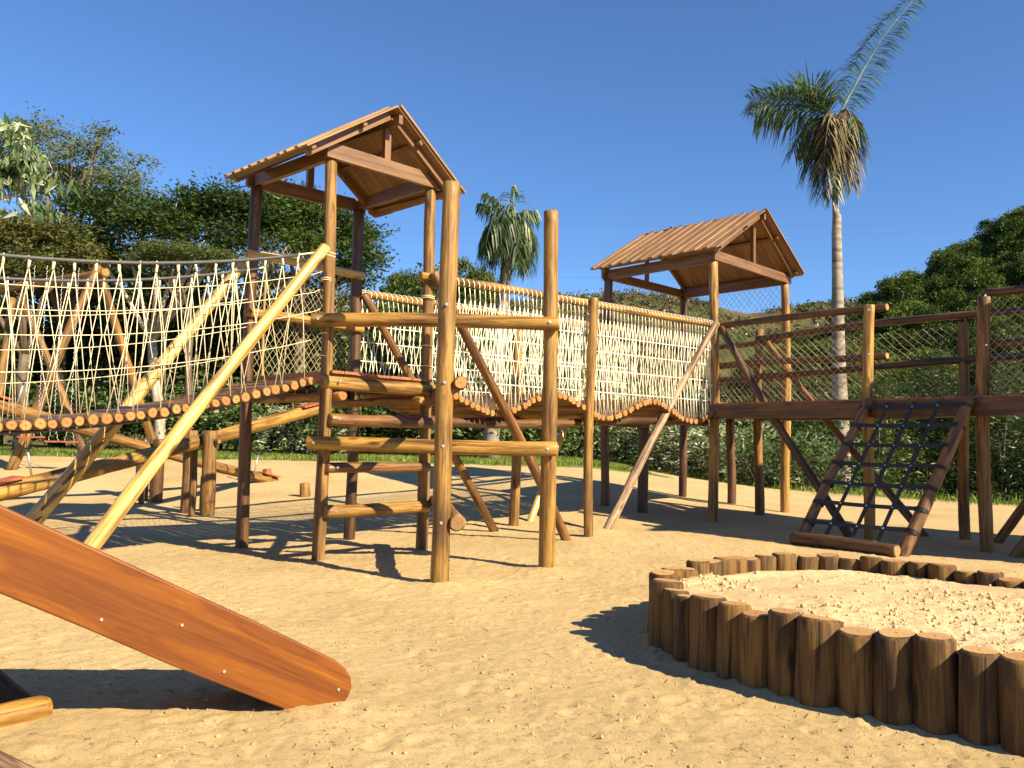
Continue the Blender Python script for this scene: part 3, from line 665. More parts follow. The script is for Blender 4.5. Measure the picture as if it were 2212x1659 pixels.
# ------------------------------------------------------------------ ROPE BRIDGE 1 (sagging, leaves to the left)
ub = Vector((-.707, -.707, 0)); vb = Vector((-.707, .707, 0)); LEN1 = 6.6
br1 = empty('rope_bridge', (*A, 0), 'sagging rope bridge on the left with grey hose handrails and open V shaped netting', 'rope bridge')
def dk1(t): return 1.205 + .56 * ((t - 3.4) / 3.4) ** 2
def rl1(t): return 2.47 + .53 * ((t - 3.4) / 3.4) ** 2
vA_ = vA + Vector((-.05, -.05, 0)); WD1 = 1.18
t = .10
while t < LEN1 - .1:
    r = random.uniform(.037, .047); c = vA_ + ub * t + Vector((0, 0, dk1(t) + random.uniform(-.006, .006)))
    log('step_log', br1, c - vb * random.uniform(.05, .08), c + vb * (WD1 + .06), r, random.choice(['rust', 'dark', 'brown']), e='end', n=14, bend=.006, bev=.005)
    t += 2 * r * 1.10
for off in (.12, 1.02):
    pts = [vA_ + ub * tt + vb * off + Vector((0, 0, dk1(tt) - .055)) for tt in np.linspace(0, LEN1, 30)]
    b = MB(); b.tube(pts, .014, 6); b.build('carrier_cable', M['hose'], br1)
for side, (off, top) in enumerate(((-.02, 1.0), (WD1 + .02, 1.0))):
    base = vA_ + vb * off
    hr = MB(); hr.tube([base + ub * tt + Vector((0, 0, rl1(tt))) for tt in np.linspace(.28 if side == 0 else .15, LEN1, 40)], .0155, 8); hr.build('hose_handrail', M['hose'], br1)
    rp = MB(); rp.tube([base + ub * tt + Vector((0, 0, rl1(tt) + .0)) for tt in (-.05, .12, .30)], .009, 6)
    dt = .162; n = int((LEN1 - .3) / dt); r = .0040
    def P1(tt, f): return base + ub * min(max(tt, .02), LEN1 - .02) + Vector((random.uniform(-.008, .008), random.uniform(-.008, .008), (rl1(tt) - .02) * (1 - f) + (dk1(tt) + .035) * f))
    for i in range(n):
        tt = .28 + i * dt + random.uniform(-.02, .02); tj = tt + random.uniform(-.03, .03)
        w1 = dt * random.uniform(.42, .58); w2 = dt * random.uniform(.3, .9)
        top_ = P1(tt, .035)
        rp.tube([P1(tt, -.03), top_], .006, 5)
        for sg in (-1, 1):
            mid_ = P1(tt + sg * w1, .48)
            bot = P1(tt + sg * (w1 - w2 * random.choice([1, 1, -.35])), 1.0)
            rp.tube([top_, mid_, bot], .0036, 5)
        if random.random() < .3: rp.tube([P1(tt, -.03), P1(tt + random.uniform(-.05, .05), 1.0)], r, 5)
        rp.tube([P1(tt, .0), P1(tt, .05)], .011, 6)
    for f in (.16, .31, .47, .70) if side == 0 else (.25, .5, .74):
        rp.tube([P1(tt, f) for tt in np.arange(-.02, LEN1, dt * .7)], .0036, 5)
    rp.build('rope_netting', M['rope'], br1)
# braces in line with the bridge
log('brace_pole', br1, V3(vA + ub * 2.42 + vb * -.1, -.15), V3(vA + ub * .10 + vb * -.09, 3.04), .070, 'pale', .05, e='pale' if False else 'end_tan', bend=.008, n=22)
log('brace_pole', br1, V3(vC + ub * 2.45, -.15), V3(vC + ub * .1 - vb * .02, 3.06), .075, 'pale', .06, bend=.008, n=22)
# bark strips still clinging to the far brace
bs = MB(); q0 = V3(vC + ub * 2.45, -.15); q1 = V3(vC + ub * .1, 3.06); dq = (q1 - q0).normalized(); sq = dq.cross(Vector((0, 1, 0))).normalized()
for f in (.10, .17, .24, .31, .38, .46):
    c = q0.lerp(q1, f) + Vector((.05, -.07, 0)); bs.tube([c - dq * .16, c + Vector((.02, -.015, -.01)), c + dq * .10 + Vector((.05, -.03, -.03))], [.012, .02, .004], 5)
bs.build('bark_strip', M['bark'], br1)
for tt in (LEN1,):   # far end posts, outside the picture
    for off in (0, WD1): p = vA + ub * (tt + .1) + vb * off; log('end_post', br1, V3(p, -.2), V3(p, 3.2), .065, 'brown')

# ------------------------------------------------------------------ WAVE BRIDGE (towards the second tower)
vP = V3(P, 0); uw = (vP - vB).normalized(); vw = Vector((-uw.y, uw.x, 0)); LEN2 = (vP - vB).length; WD2 = 1.42
br2 = empty('wave_bridge', (*B, 0), 'wavy log bridge between the two roofed towers with dense white rope netting', 'rope bridge')
def dk2(t): return 1.63 + .02 * t / 3 + .128 * math.cos(math.pi * (t - .0) / 1.0 if t < 1 else math.pi * (t - .0))
t = .12
while t < LEN2 - .05:
    r = random.uniform(.038, .047); c = vB + uw * t + Vector((0, 0, dk2(t)))
    log('step_log', br2, c - vw * random.uniform(.05, .10), c + vw * (WD2 + .05), r, random.choice(['brown', 'rust', 'gold', 'brown']), e='end', n=14, bend=.005, bev=.008)
    sl = math.pi * .155 * abs(math.sin(math.pi * t)); t += 2 * r * 1.08 / math.sqrt(1 + sl * sl)
for off in (.12, WD2 - .12):
    log('bearer', br2, vB + vw * off + Vector((0, 0, 1.40)), vP + vw * off + Vector((0, 0, 1.50)), .055, 'dark')
RZ0, RZ1 = 2.95, 3.07
for side, off in enumerate((-.02, WD2 + .02)):
    base = vB + vw * off; a = base - uw * (.13 if side == 0 else .0); e_ = base + uw * (LEN2 - .08)
    log('rail', br2, V3(a, RZ0), V3(e_, RZ1), .044, 'gold', n=16, e='end', bend=.004)
    rp = MB(); n = int(LEN2 / .078); r = .0050
    def P2(tt, f):
        tt = min(max(tt, .03), LEN2 - .06); zt = RZ0 + (RZ1 - RZ0) * tt / LEN2 - .05
        return base + uw * tt + vw * (.03 * math.sin(f * 3.1)) + Vector((random.uniform(-.006, .006), random.uniform(-.006, .006), (zt * (1 - f) + 1.62 * f) if f < .9 else dk2(tt) + .03))
    for i in range(n):
        tt = .08 + i * .078; zc = RZ0 + (RZ1 - RZ0) * tt / LEN2; rr = .050
        if side == 0 or True:      # loop over the rail
            rp.tube([base + uw * (tt + .012 * k) + vw * (rr * math.cos(aa)) + Vector((0, 0, zc + rr * math.sin(aa))) for k, aa in enumerate(np.linspace(-.9, math.pi + .9, 7))], .0055, 5, False)
        kx = tt + .05 + random.uniform(-.01, .01); knot = P2(kx, .10)
        rp.tube([P2(tt + .03, 0), knot], r, 5)
        for sg in (-1, 1):
            rp.tube([knot, P2(kx + sg * .05 * random.uniform(.7, 1.3), .34), P2(kx + random.uniform(-.025, .025), .55), P2(kx + sg * .05 * random.uniform(.6, 1.3), .78), P2(kx + sg * random.uniform(.0, .04), 1.0)], r, 5)
    for f in (.26, .42, .60, .82):
        rp.tube([P2(tt, f) for tt in np.arange(.02, LEN2, .12)], .0065, 5)
    rp.build('rope_netting', M['rope_w'], br2)
log('mid_post', br2, V3((1.015, 10.73), -.2), V3((1.02, 10.73), 3.07), .064, 'gold', .056, bend=.01, e='end_tan')
log('mid_post', br2, V3((.06, 11.9), -.2), V3((.08, 12.0), 3.05), .075, 'gold', .07)
log('brace_pole', br2, V3((.80, 10.45), -.2), V3(vB + Vector((.08, -.09, 0)), 3.0), .058, 'rust', .052, bend=.012)
log('brace_pole', br2, V3((-.10, 11.4), -.2), V3(vD + Vector((.09, -.05, 0)), 2.9), .058, 'rust', .05)
log('brace_pole', br2, V3((1.20, 11.15), -.15), V3(vP + Vector((-.02, -.12, 0)), 3.08), .062, 'grey', .05, bend=.012)
log('brace_pole', br2, V3((.25, 12.4), -.15), V3((1.55, 14.2), 3.0), .058, 'pale', .05)

# ------------------------------------------------------------------ TOWER 2
u2 = norm2(P, Q); v2 = norm2(P, Rr); vQ, vR, vS, vK = V3(Q, 0), V3(Rr, 0), V3(S, 0), V3(K, 0)
t2 = empty('play_tower', (*P, 0), 'roofed log tower further away, its boarded roof slope facing the camera', 'play tower')
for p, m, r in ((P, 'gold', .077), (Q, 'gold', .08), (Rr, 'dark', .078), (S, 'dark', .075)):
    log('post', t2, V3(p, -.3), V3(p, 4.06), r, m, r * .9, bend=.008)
gable(t2, P, Q, 4.14, 5.02, 1); gable(t2, Rr, S, 4.14, 5.02, -1)
for a_, b_ in ((vP, vR), (vQ, vS)):
    sd = (b_ - a_).normalized(); sawn('eave_beam', t2, a_ - sd * .05 + Vector((0, 0, 4.13)), b_ + sd * .1 + Vector((0, 0, 4.13)), .06, .17, sd.cross(Vector((0, 0, 1))))
roof(t2, (4.13, 13.57), v2, u2, 2.50, 1.47, 1.30, 5.08, 4.20, 12)
sawn('ridge_beam', t2, V3((4.13, 13.6), 4.98), V3(Vector((4.13, 13.6)) + Vector(v2) * 2.4, 4.98), .05, .10, Vector((*u2, 0)))
U2 = Vector((*u2, 0)); V2 = Vector((*v2, 0)); L2u = (vQ - vP).length; L2v = (vR - vP).length
bm = MB()
for i in range(14): bm.box((L2u / 14 * (i + .5), L2v / 2, 0), (L2u / 14 * .96, L2v + .1, .028))
bm.build('deck_boards', M['deck'], t2, Matrix.Translation(vP + Vector((0, 0, 1.845))) @ Matrix((U2, V2, Vector((0, 0, 1)))).transposed().to_4x4())
for a_, b_ in ((vP, vR), (vP, vQ), (vQ, vS), (vR, vS)): log('deck_beam', t2, V3(a_, 1.735), V3(b_, 1.735), .08, 'dark')
log('mid_post', t2, V3((2.20, 13.9), -.2), V3((2.20, 13.9), 1.7), .085, 'dark'); log('mid_post', t2, V3((4.05, 15.4), -.2), V3((4.05, 15.4), 1.7), .08, 'dark')
nb_ = MB()
for a_, b_ in ((vR, vS), (vS, vQ)): net(nb_, V3(a_, 1.88), V3(b_, 1.88), V3(a_, 4.05), V3(b_, 4.05), .11, .13, .003)
nb_.build('mesh_railing', M['net'], t2)
for a_, b_ in ((vR, vS), (vS, vQ)):
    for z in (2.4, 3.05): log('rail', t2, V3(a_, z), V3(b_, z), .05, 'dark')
nb_ = MB()
for z in (2.72, 2.735, 2.10, 2.12, 2.08):
    nb_ = MB(); nb_.tube([vP + Vector((.08 * math.cos(a), .08 * math.sin(a), z + .006 * math.sin(2 * a + z * 9))) for a in np.linspace(0, 2 * math.pi, 15)], .007, 5, False); nb_.build('rope_lashing', M['rope'], t2)

# ------------------------------------------------------------------ WALKWAY to the right
wk = empty('raised_walkway', (*Jp, 0), 'dark raised log walkway running off to the right from the further tower', 'walkway')
vJ, vL, vM = V3(Jp, 0), V3(Lp, 0), V3(Mp, 0); ww = (vL - vP).normalized(); END = 2.4
vL2 = V3((6.95, 7.8), 0); vM2 = V3((7.55, 9.5), 0); wb = (vM - vK).normalized()
log('post', wk, V3(Jp, -.3), V3((Jp[0] + .02, Jp[1]), 3.08), .072, 'gold', .066, bend=.008)
log('post', wk, V3((Lp[0] + .01, Lp[1]), -.3), V3((Lp[0] - .02, Lp[1]), 3.0), .074, 'brown', .068, bend=.012)
log('post', wk, V3(Mp, -.3), V3(Mp, 2.93), .070, 'brown', .066)
log('post', wk, V3(K, -.3), V3(K, 3.16), .085, 'brown', .06)
log('post', wk, V3(vL2, -.3), V3(vL2, 3.0), .07, 'brown'); log('post', wk, V3(vM2, -.3), V3(vM2, 3.0), .07, 'brown')
inn = Vector((ww.y, -ww.x, 0)); inn = inn if inn.y > 0 else -inn
fz = 1.70
for a_, b_ in ((vP, vJ), (vJ, vL), (vL, vL2)):
    d_ = (b_ - a_).normalized(); b0 = MB(); Lq = (b_ - a_).length + .02; b0.box((0, 0, Lq / 2), (.07, .21, Lq)); b0.build('side_beam', M['beam_dark'] if 'beam_dark' in M else M['dark'], wk, frame_up(V3(a_, fz) - inn * .085, V3(b_, fz) - inn * .085, inn))
log('side_beam', wk, V3(vK, 1.7), V3(vM2, 1.7), .08, 'dark')
bm = MB(); Lw = (vL2 - vP).length; nbw = int(Lw / .14)
for i in range(nbw): bm.box((Lw / nbw * (i + .5), .62, 0), (Lw / nbw * .95, 1.42, .026))
bm.build('deck_boards', M['deck'], wk, Matrix.Translation(V3(vP, 1.82)) @ Matrix((ww, Vector((-ww.y, ww.x, 0)), Vector((0, 0, 1)))).transposed().to_4x4())
for z, m in ((3.03, 'dark'), (2.40, 'dark')):  # dark wood also paints in the shade along the walkway rails
    log('rail', wk, V3(vP + inn * .11, z + .02), V3(vJ + ww * .20 + inn * .12, z + .02), .05, m, e='end_stump')
    log('rail', wk, V3(vK - inn * .1, z - .05), V3(vM2 - inn * .1, z - .02), .052, m)
    log('rail', wk, V3(vL + inn * .11, z + .03), V3(vL2 + inn * .11, z + .03), .05, m)
nb_ = MB()
net(nb_, V3(vP, 1.85), V3(vJ, 1.85), V3(vP, 3.0), V3(vJ, 2.98), .11, .10, .0022); net(nb_, V3(vL, 1.85), V3(vL2, 1.85), V3(vL, 2.98), V3(vL2, 2.98), .11, .10, .0022)
net(nb_, V3(vK, 1.85), V3(vM2, 1.85), V3(vK, 2.9), V3(vM2, 2.9), .13, .12, .0022)
nb_.build('mesh_railing', M['net'], wk)
log('brace_pole', wk, V3((4.55, 11.0), -.15), V3(vP + Vector((.08, -.08, 0)), 3.02), .058, 'dark', .05)
log('brace_pole', wk, V3((5.82, 11.55), -.15), V3(vK + Vector((.05, -.05, 0)), 3.0), .056, 'rust', .05)
log('brace_pole', wk, V3((6.25, 11.0), -.15), V3(vM2, 2.9), .06, 'rust'); log('brace_pole', wk, V3((5.62, 9.55), -.15), V3(vL2, 2.9), .07, 'rust')
for p in (vJ, vL, vM):
    for z in (1.70, 2.42, 3.0): bolt(wk, V3(p + Vector((-.02, -.078, 0)), z), (-.2, -1, 0), .012)

# boarded tower added out of view at the walkway's end to shade its posts
h1, h2 = Vector((6.98, 7.75, 0)), Vector((7.95, 10.45, 0)); hu = Vector((.94, -.34, 0)); h3, h4 = h2 + hu * 2.2, h1 + hu * 2.2
shade_tower = empty('play_tower', h1, 'unseen board walled tower added beyond the raised walkway to shade its posts', 'play tower')
for p in (h1, h2, h3, h4): log('post', shade_tower, V3(p, -.3), V3(p, 4.1), .075, 'brown')
hv_ = (h2 - h1).normalized(); Lh_ = (h2 - h1).length
for a_, b_ in ((h1, h2), (h4, h3), (h2, h3), (h1, h4)):
    bm = MB(); Lq = (b_ - a_).length; nn_ = int(Lq / .16)
    for i in range(nn_): bm.box((Lq / nn_ * (i + .5), 1.1, 0), (Lq / nn_ * .94, 2.2, .025))
    d_ = (b_ - a_).normalized(); bm.build('shade_wall_boards', M['roof'], shade_tower, Matrix.Translation(V3(a_, 1.85)) @ Matrix((d_, Vector((0, 0, 1)), d_.cross(Vector((0, 0, 1))))).transposed().to_4x4())
    log('deck_beam', shade_tower, V3(a_, 1.72), V3(b_, 1.72), .08, 'dark')
rc = (h1 + h4) / 2 - hv_ * .25
roof(shade_tower, (rc.x, rc.y), (hv_.x, hv_.y), (hu.x, hu.y), Lh_ + .5, 1.35, 1.35, 4.95, 4.12, 14)

# ------------------------------------------------------------------ CLIMBING NET FRAME
cf = empty('climbing_net', (4.3, 9.8, 0), 'sloping varnished log frame laced with black rubber straps, leaning on the raised walkway', 'climbing net')
bl, brt = Vector((3.60, 10.42, .05)), Vector((4.40, 9.40, .05)); tl, tr_ = V3(vJ + ww * .08 - inn * .14, 1.80), V3(vL - ww * .10 - inn * .14, 1.80)
log('side_pole', cf, bl + (tl - bl) * .0, tl, .062, 'rust', bend=.006, n=22); log('side_pole', cf, brt - (tr_ - brt) * .05, tr_, .068, 'rust', bend=.006, n=22)
dh = (brt - bl).normalized()
log('base_log', cf, bl - dh * .10 + Vector((-.05, -.1, .02)), brt + dh * .0 + Vector((-.12, -.1, .02)), .075, 'dark', n=22)
nrm = (tl - bl).cross(brt - bl).normalized(); nrm = nrm if nrm.y < 0 else -nrm
sup = MB(); bolts_ = MB()
def strap(pts, wd, th=.006):
    for i in range(len(pts) - 1): sup.beam(pts[i], pts[i + 1], wd, th, (pts[i + 1] - pts[i]).cross(nrm).cross(pts[i + 1] - pts[i]) if False else nrm)
for k in range(7):
    f = .12 + k * .137; a_ = bl.lerp(tl, f); c_ = brt.lerp(tr_, f); sg = [a_.lerp(c_, q) + nrm * (.062 - .03 * math.sin(math.pi * q)) for q in np.linspace(0, 1, 7)]
    for i in range(6):
        z = (sg[i + 1] - sg[i]); L_ = z.length; z.normalize(); y_ = nrm; x_ = y_.cross(z); sup.box((sg[i] + sg[i + 1]) / 2, (.050, .006, L_ + .004), Matrix((x_, y_, z)).transposed())
    for c0_, ax, r in ((a_, (tl - bl).normalized(), .066), (c_, (tr_ - brt).normalized(), .072)):
        e1 = ax.orthogonal().normalized(); e2 = ax.cross(e1)
        for dz in (-.02, -.01, 0, .01, .02): sup.tube([c0_ + ax * dz + (e1 * math.cos(q) + e2 * math.sin(q)) * (r + .002) for q in np.linspace(0, 2 * math.pi, 15)], .006, 4, False)
    if k == 6: continue
for j in (1, 2, 3):
    q = j / 4 ; a_ = bl.lerp(brt, q); c_ = tl.lerp(tr_, q)
    sg = [a_.lerp(c_, f) + nrm * (.070 - .05 * math.sin(math.pi * q)) for f in np.linspace(0.02, .98, 9)]
    for i in range(8):
        z = (sg[i + 1] - sg[i]); L_ = z.length; z.normalize(); y_ = nrm; x_ = y_.cross(z); sup.box((sg[i] + sg[i + 1]) / 2, (.050, .006, L_ + .004), Matrix((x_, y_, z)).transposed())
    for k in range(7):
        f = .12 + k * .137; pt_ = a_.lerp(c_, f) + nrm * (.078 - .05 * math.sin(math.pi * q)); bolts_.disc(pt_, nrm, .011, .008, 8)
    ctr = bl.lerp(brt, q) + Vector((-.06, -.1, .02)); e1 = Vector((0, 0, 1)); e2 = dh.cross(e1)
    for dz in (-.02, -.01, 0, .01, .02): sup.tube([ctr + dh * dz + (e1 * math.cos(p_) + e2 * math.sin(p_)) * .079 for p_ in np.linspace(0, 2 * math.pi, 15)], .006, 4, False)
sup.build('strap_net', M['strap'], cf); bolts_.build('strap_rivet', M['bolt'], cf)

# ------------------------------------------------------------------ SLIDE in the foreground
sl = empty('slide', (-.85, 3.75, 0), 'varnished orange wooden slide in the left foreground running down into the sand', 'slide')
# near side board: vertical plane between two picture-derived ground lines
T0 = Vector((-2.05, 3.04, 0)); T1 = Vector((-.71, 3.80, 0)); hd = (T1 - T0).normalized(); Lh = (T1 - T0).length; sdv = Vector((-hd.y, hd.x, 0))
def on_board(px, py):
    o_ = Vector((0, 0, CAMH)); d_ = W(px, py, 3) - o_; t_ = (T0 - o_).dot(sdv) / d_.dot(sdv); q = o_ + d_ * t_; return ((q - T0).dot(hd), q.z)
def side_profile():
    return [on_board(*q) for q in ((-170, 1011), (0, 1091), (183, 1175), (367, 1259), (550, 1342), (697, 1413), (727, 1428), (746, 1444), (758, 1463), (761, 1483), (755, 1500), (744, 1520), (722, 1560), (690, 1580), (661, 1556), (641, 1543), (550, 1508), (367, 1437), (183, 1358), (0, 1283), (-170, 1213))]
def extr(prof, th, name, m, base, off):
    n = len(prof); V = [(p[0], 0, p[1]) for p in prof] + [(p[0], th, p[1]) for p in prof]; Fc = [tuple(range(n)), tuple(reversed(range(n, 2 * n)))] + [(i + n, (i + 1) % n + n, (i + 1) % n, i) for i in range(n)]
    me = bpy.data.meshes.new(name); me.from_pydata(V, [], Fc); me.materials.append(m); me.update()
    o = put(name, me, sl, Matrix.Translation(base + sdv * off) @ Matrix((hd, sdv, Vector((0, 0, 1)))).transposed().to_4x4())
    bv = o.modifiers.new('bevel', 'BEVEL'); bv.width = .008; bv.segments = 3; bv.limit_method = 'ANGLE'; return o
nearb = extr(side_profile(), .028, 'side_board', M['slide'], T0, 0); farb = extr([(a_, z_ - .05) for a_, z_ in side_profile()], .028, 'side_board', M['slide'], T0, .44)
bedp = [(-.25, .90), (Lh * .55, .36), (Lh * .88, .06), (Lh - .1, .0), (Lh - .1, -.02), (Lh * .88, .04), (Lh * .55, .34), (-.25, .88)]
extr(bedp, .405, 'slide_bed', M['slide'], T0, .031)
for px, py in ((219, 1338), (393, 1350), (484, 1450), (731, 1489)):
    # find the point of the near board's plane behind this position
    n_ = -sdv; o_ = Vector((0, 0, CAMH)); d_ = (W(px, py, 3) - o_); tt = (T0 - o_).dot(n_) / d_.dot(n_); bolt(sl, o_ + d_ * tt + sdv * .006, -sdv, .0062)
log('leg', sl, V3(T0 + hd * .12 + sdv * .06, -.2), V3(T0 + hd * -.02 + sdv * .06, .75), .06, 'dark', n=18)
log('leg', sl, V3(T0 + hd * .10 + sdv * .40, -.2), V3(T0 + hd * -.02 + sdv * .40, .75), .06, 'dark', n=18)
log('leg', sl, (-2.20, 3.84, -.06), (-2.95, 3.5, .80), .085, 'dark', n=18)
fl = log('fallen_log', None, (-2.12, 3.40, .03), (-1.93, 3.62, .035), .055, 'gold', e='end_tan', n=20, bev=.03); tag(fl, 'short log end lying in the shade of the orange slide', 'log')
fl = log('ground_log', None, (-2.35, 3.36, .02), (-1.50, 2.80, .03), .060, 'grey', n=20); tag(fl, 'weathered brown pole lying across the bottom left corner of the sand', 'log')

# ------------------------------------------------------------------ SEESAWS
def seesaw(e0, e1, piv, r, name_label, m, mL):
    e0, e1 = Vector(e0), Vector(e1); pv = e0.lerp(e1, piv); z0 = gz(pv.x, pv.y)
    th = empty('seesaw', (pv.x, pv.y, z0), name_label, 'seesaw', 'log seesaws behind the rope bridge')
    log('beam_log', th, e0, e1, r, m, r * .9, n=20, bend=.006, e='end_tan'); d = (e1 - e0).normalized(); sd = Vector((-d.y, d.x, 0)).normalized()
    for s_ in (-1, 1):
        p = pv + sd * s_ * (r + .105); log('pivot_post', th, V3(p, z0 - .2), V3(p, pv.z + .14), .105, mL, n=20)
        p2 = p + V3(d, 0).normalized() * .28 * s_; log('foot_post', th, V3(p2, z0 - .2), V3(p2, z0 + .55), .045, 'brown', n=12)
    log('axle', th, pv - sd * (r + .30) + Vector((0, 0, -.02)), pv + sd * (r + .30) + Vector((0, 0, -.02)), .04, 'brown', n=12)
    for s_, e in ((1, e0), (-1, e1)):
        c = e + d * s_ * .25; up = d.cross(sd) ; up = up if up.z > 0 else -up
        b = MB(); Mx = Matrix((d, sd, up)).transposed(); b.box(c + up * (r * .92 + .015), (.42, .24, .03), Mx); b.build('seat_board', M['redseat'], th)
        h0 = e + d * s_ * .62 + up * (r * .7); b = MB(); b.tube([h0, h0 + up * .36], .013, 8)
        hb = b.build('handle_stem', M['chain'], th); b = MB(); top = h0 + up * .36
        b.tube([top + sd * .24 - d * s_ * .08 + up * .10, top + sd * .17 + up * .10 - d * s_ * .04, top + sd * .06, top - sd * .06, top - sd * .17 + up * .10 - d * s_ * .04, top - sd * .24 - d * s_ * .08 + up * .10], [.02, .018, .014, .014, .018, .02], 8)
        hbo = b.build('handlebar', M['black'], None); hbo.parent = hb; hbo.location = (0, 0, 0)
        g_ = c; gzz = gz(g_.x, g_.y); log('bumper_stump', th, (g_.x, g_.y, gzz - .1), (g_.x - .02, g_.y, gzz + .26), .10, 'brown', .085, n=16)
    return th
e0 = W(-40, 1072, 9.9); e1 = W(688, 884, 14.9)
seesaw(e0, e1, .55, .11, 'thick golden log seesaw with its left end down, crossing before the other one', 'gold', 'brown')
e0 = W(-60, 858, 11.6); e1 = W(598, 1042, 16.6)
seesaw(e0, e1, .5, .095, 'brown log seesaw with its right end down over a short stump', 'brown', 'dark')
st = log('short_stump', None, W(668, 1092, 15.6), W(676, 1065, 15.6), .032, 'dark'); tag(st, 'small dark leaning stake standing alone in the sand behind the ladder tower', 'stake')

# ------------------------------------------------------------------ SWING SET
sw0 = W(213, 590, 18.2); zg = gz(sw0.x, sw0.y); swl = W(-60, 642, 21.5); swl.z = sw0.z - .02; zg2 = gz(swl.x, swl.y)
sw = empty('swing_set', (sw0.x, sw0.y, zg), 'brown log swing frame at far left with two red plank seats on chains', 'swing set')
log('top_beam', sw, swl, sw0 + (sw0 - swl).normalized() * .25, .10, 'brown', n=16)
bd = (sw0 - swl).normalized(); bs_ = Vector((-bd.y, bd.x, 0)).normalized()
log('leg', sw, V3(W(30, 905, 17.3), gz(-10, 17)), sw0 + Vector((.05, -.1, .15)), .11, 'brown', .09, n=16)
log('leg', sw, V3(W(345, 1000, 20.2), gz(-8, 20) - .1), sw0 + Vector((-.05, .1, .12)), .10, 'brown', .09, n=16)
log('leg', sw, V3(W(186, 1010, 20.4), gz(-8.8, 20.4) - .1), W(48, 645, 21.0), .10, 'brown', .09, n=16)
log('leg', sw, V3(W(-30, 1005, 19.5), gz(-9, 19.5) - .1), W(30, 645, 21.0), .10, 'brown', .09, n=16)
for sx, sy, w_, YY in ((67, 944, .46, 17.0), (132, 954, .60, 17.2)):
    c = W(sx, sy, YY); b = MB(); b.box(c, (w_, .2, .035)); b.build('swing_seat', M['redseat'], sw)
    topz = sw0.z - .1
    for s_ in (-1, 1):
        ch = MB(); fork = c + Vector((s_ * w_ * .28, 0, .45)); top = c + Vector((s_ * w_ * .28, 0, 0)); top.z = topz
        for a_, b_ in ((c + Vector((s_ * w_ * .45, 0, 0)), fork), (c + Vector((s_ * w_ * .1, 0, 0)), fork), (fork, top)):
            L_ = (b_ - a_).length; n = int(L_ / .05)
            for k in range(n): p0 = a_.lerp(b_, k / n); p1 = a_.lerp(b_, (k + 1.15) / n); ch.tube([p0, p0.lerp(p1, .5) + Vector((.009 * (-1) ** k, 0, 0)), p1], .0065, 4)
        ch.build('swing_chain', M['chain'], sw)

# ------------------------------------------------------------------ vegetation
def leaves(cent, nrm_t, size, aspect, name, m):
    """cent (n,3), nrm_t long axis (n,3): one rhombic leaf each"""
    n = len(cent); t = nrm_t / np.linalg.norm(nrm_t, axis=1, keepdims=True); q = rng.normal(size=(n, 3)); sd = np.cross(t, q); sd /= np.linalg.norm(sd, axis=1, keepdims=True) + 1e-9
    L = size[:, None] * .5; Wd = L * aspect
    v = np.stack([cent - t * L, cent + sd * Wd - t * L * .1, cent + t * L, cent - sd * Wd - t * L * .1], 1).reshape(-1, 3)
    return np_mesh(name, v, (np.arange(4 * n).reshape(n, 4)), m)
def crown_pts(blobs, nclus, per, cr, flat=.45, shell=.75):
    """clustered points through ellipsoid blobs"""
    vol = np.array([b[3] * b[4] * b[5] for b in blobs]) ** .7; pick = rng.choice(len(blobs), nclus, p=vol / vol.sum()); bl_ = np.array(blobs)[pick]
    d = rng.normal(size=(nclus, 3)); d /= np.linalg.norm(d, axis=1, keepdims=True); d[:, 2] = np.where(d[:, 2] < -.5, -d[:, 2] * .6, d[:, 2])
    r = shell + (1 - shell) * rng.uniform(0, 1, nclus) ** .5; inner = rng.uniform(0, 1, nclus) < .25; r = np.where(inner, rng.uniform(.2, .8, nclus), r); r = r * rng.uniform(.78, 1.2, nclus)
    c = bl_[:, :3] + d * bl_[:, 3:6] * r[:, None]
    rad = cr * rng.uniform(.5, 1.3, nclus); o = rng.normal(size=(nclus, per, 3)) * np.array([1, 1, flat]) * .5
    pts = c[:, None] + o * rad[:, None, None]; ax = rng.normal(size=(nclus, per, 3)) * np.array([1, 1, .5]) + d[:, None] * .6
    return pts.reshape(-1, 3), ax.reshape(-1, 3), c
def tree(name, label, cat, base, trunk_h, tr, blobs, nclus, per, cr, ls, asp, leafm, barkm, group=None, nl=14, flat=.45, shell=.75, lean=(0, 0), droop=0.0):
    """blobs relative to base"""
    base = Vector(base); th = empty(name, base, label, cat, group); b = MB()
    fork = Vector((lean[0], lean[1], trunk_h)); b.tube([(0, 0, -.3), (lean[0] * .3 + .05, lean[1] * .3, trunk_h * .35), (lean[0] * .7 - .04, lean[1] * .7, trunk_h * .7), fork], [tr * 1.25, tr, tr * .9, tr * .8], 9)
    pts, ax, cl = crown_pts(blobs, nclus, per, cr, flat, shell); lr = random.Random(int(nclus + trunk_h * 100))
    for bb in blobs:
        c = Vector(bb[:3]); m1 = fork.lerp(c, .5) + Vector((lr.uniform(-.3, .3), lr.uniform(-.3, .3), .25)); b.tube([fork - Vector((0, 0, .1)), m1, c], [tr * .55, tr * .32, tr * .14], 6)
        for _ in range(nl // 3):
            k = cl[lr.randrange(len(cl))]; k = Vector(k)
            if (k - c).length < max(bb[3:6]) * 1.3: b.tube([m1.lerp(c, lr.uniform(0, 1)), m1.lerp(k, .5) + Vector((0, 0, .15)), k], [tr * .16, tr * .08, .012], 5)
    b.build('trunk', M[barkm], th, Matrix.Translation(base))
    ax[:, 2] -= droop; sz = ls * rng.uniform(.6, 1.35, len(pts))
    put('crown', leaves(pts, ax, sz, asp, 'crown', M[leafm]), th, Matrix.Translation(base)); return th
def at(x, y, Y, base):
    p = W(x, y, Y); return (p.x - base[0], p.y - base[1], p.z - base[2])
def px2m(px, Y): return px * Y / F
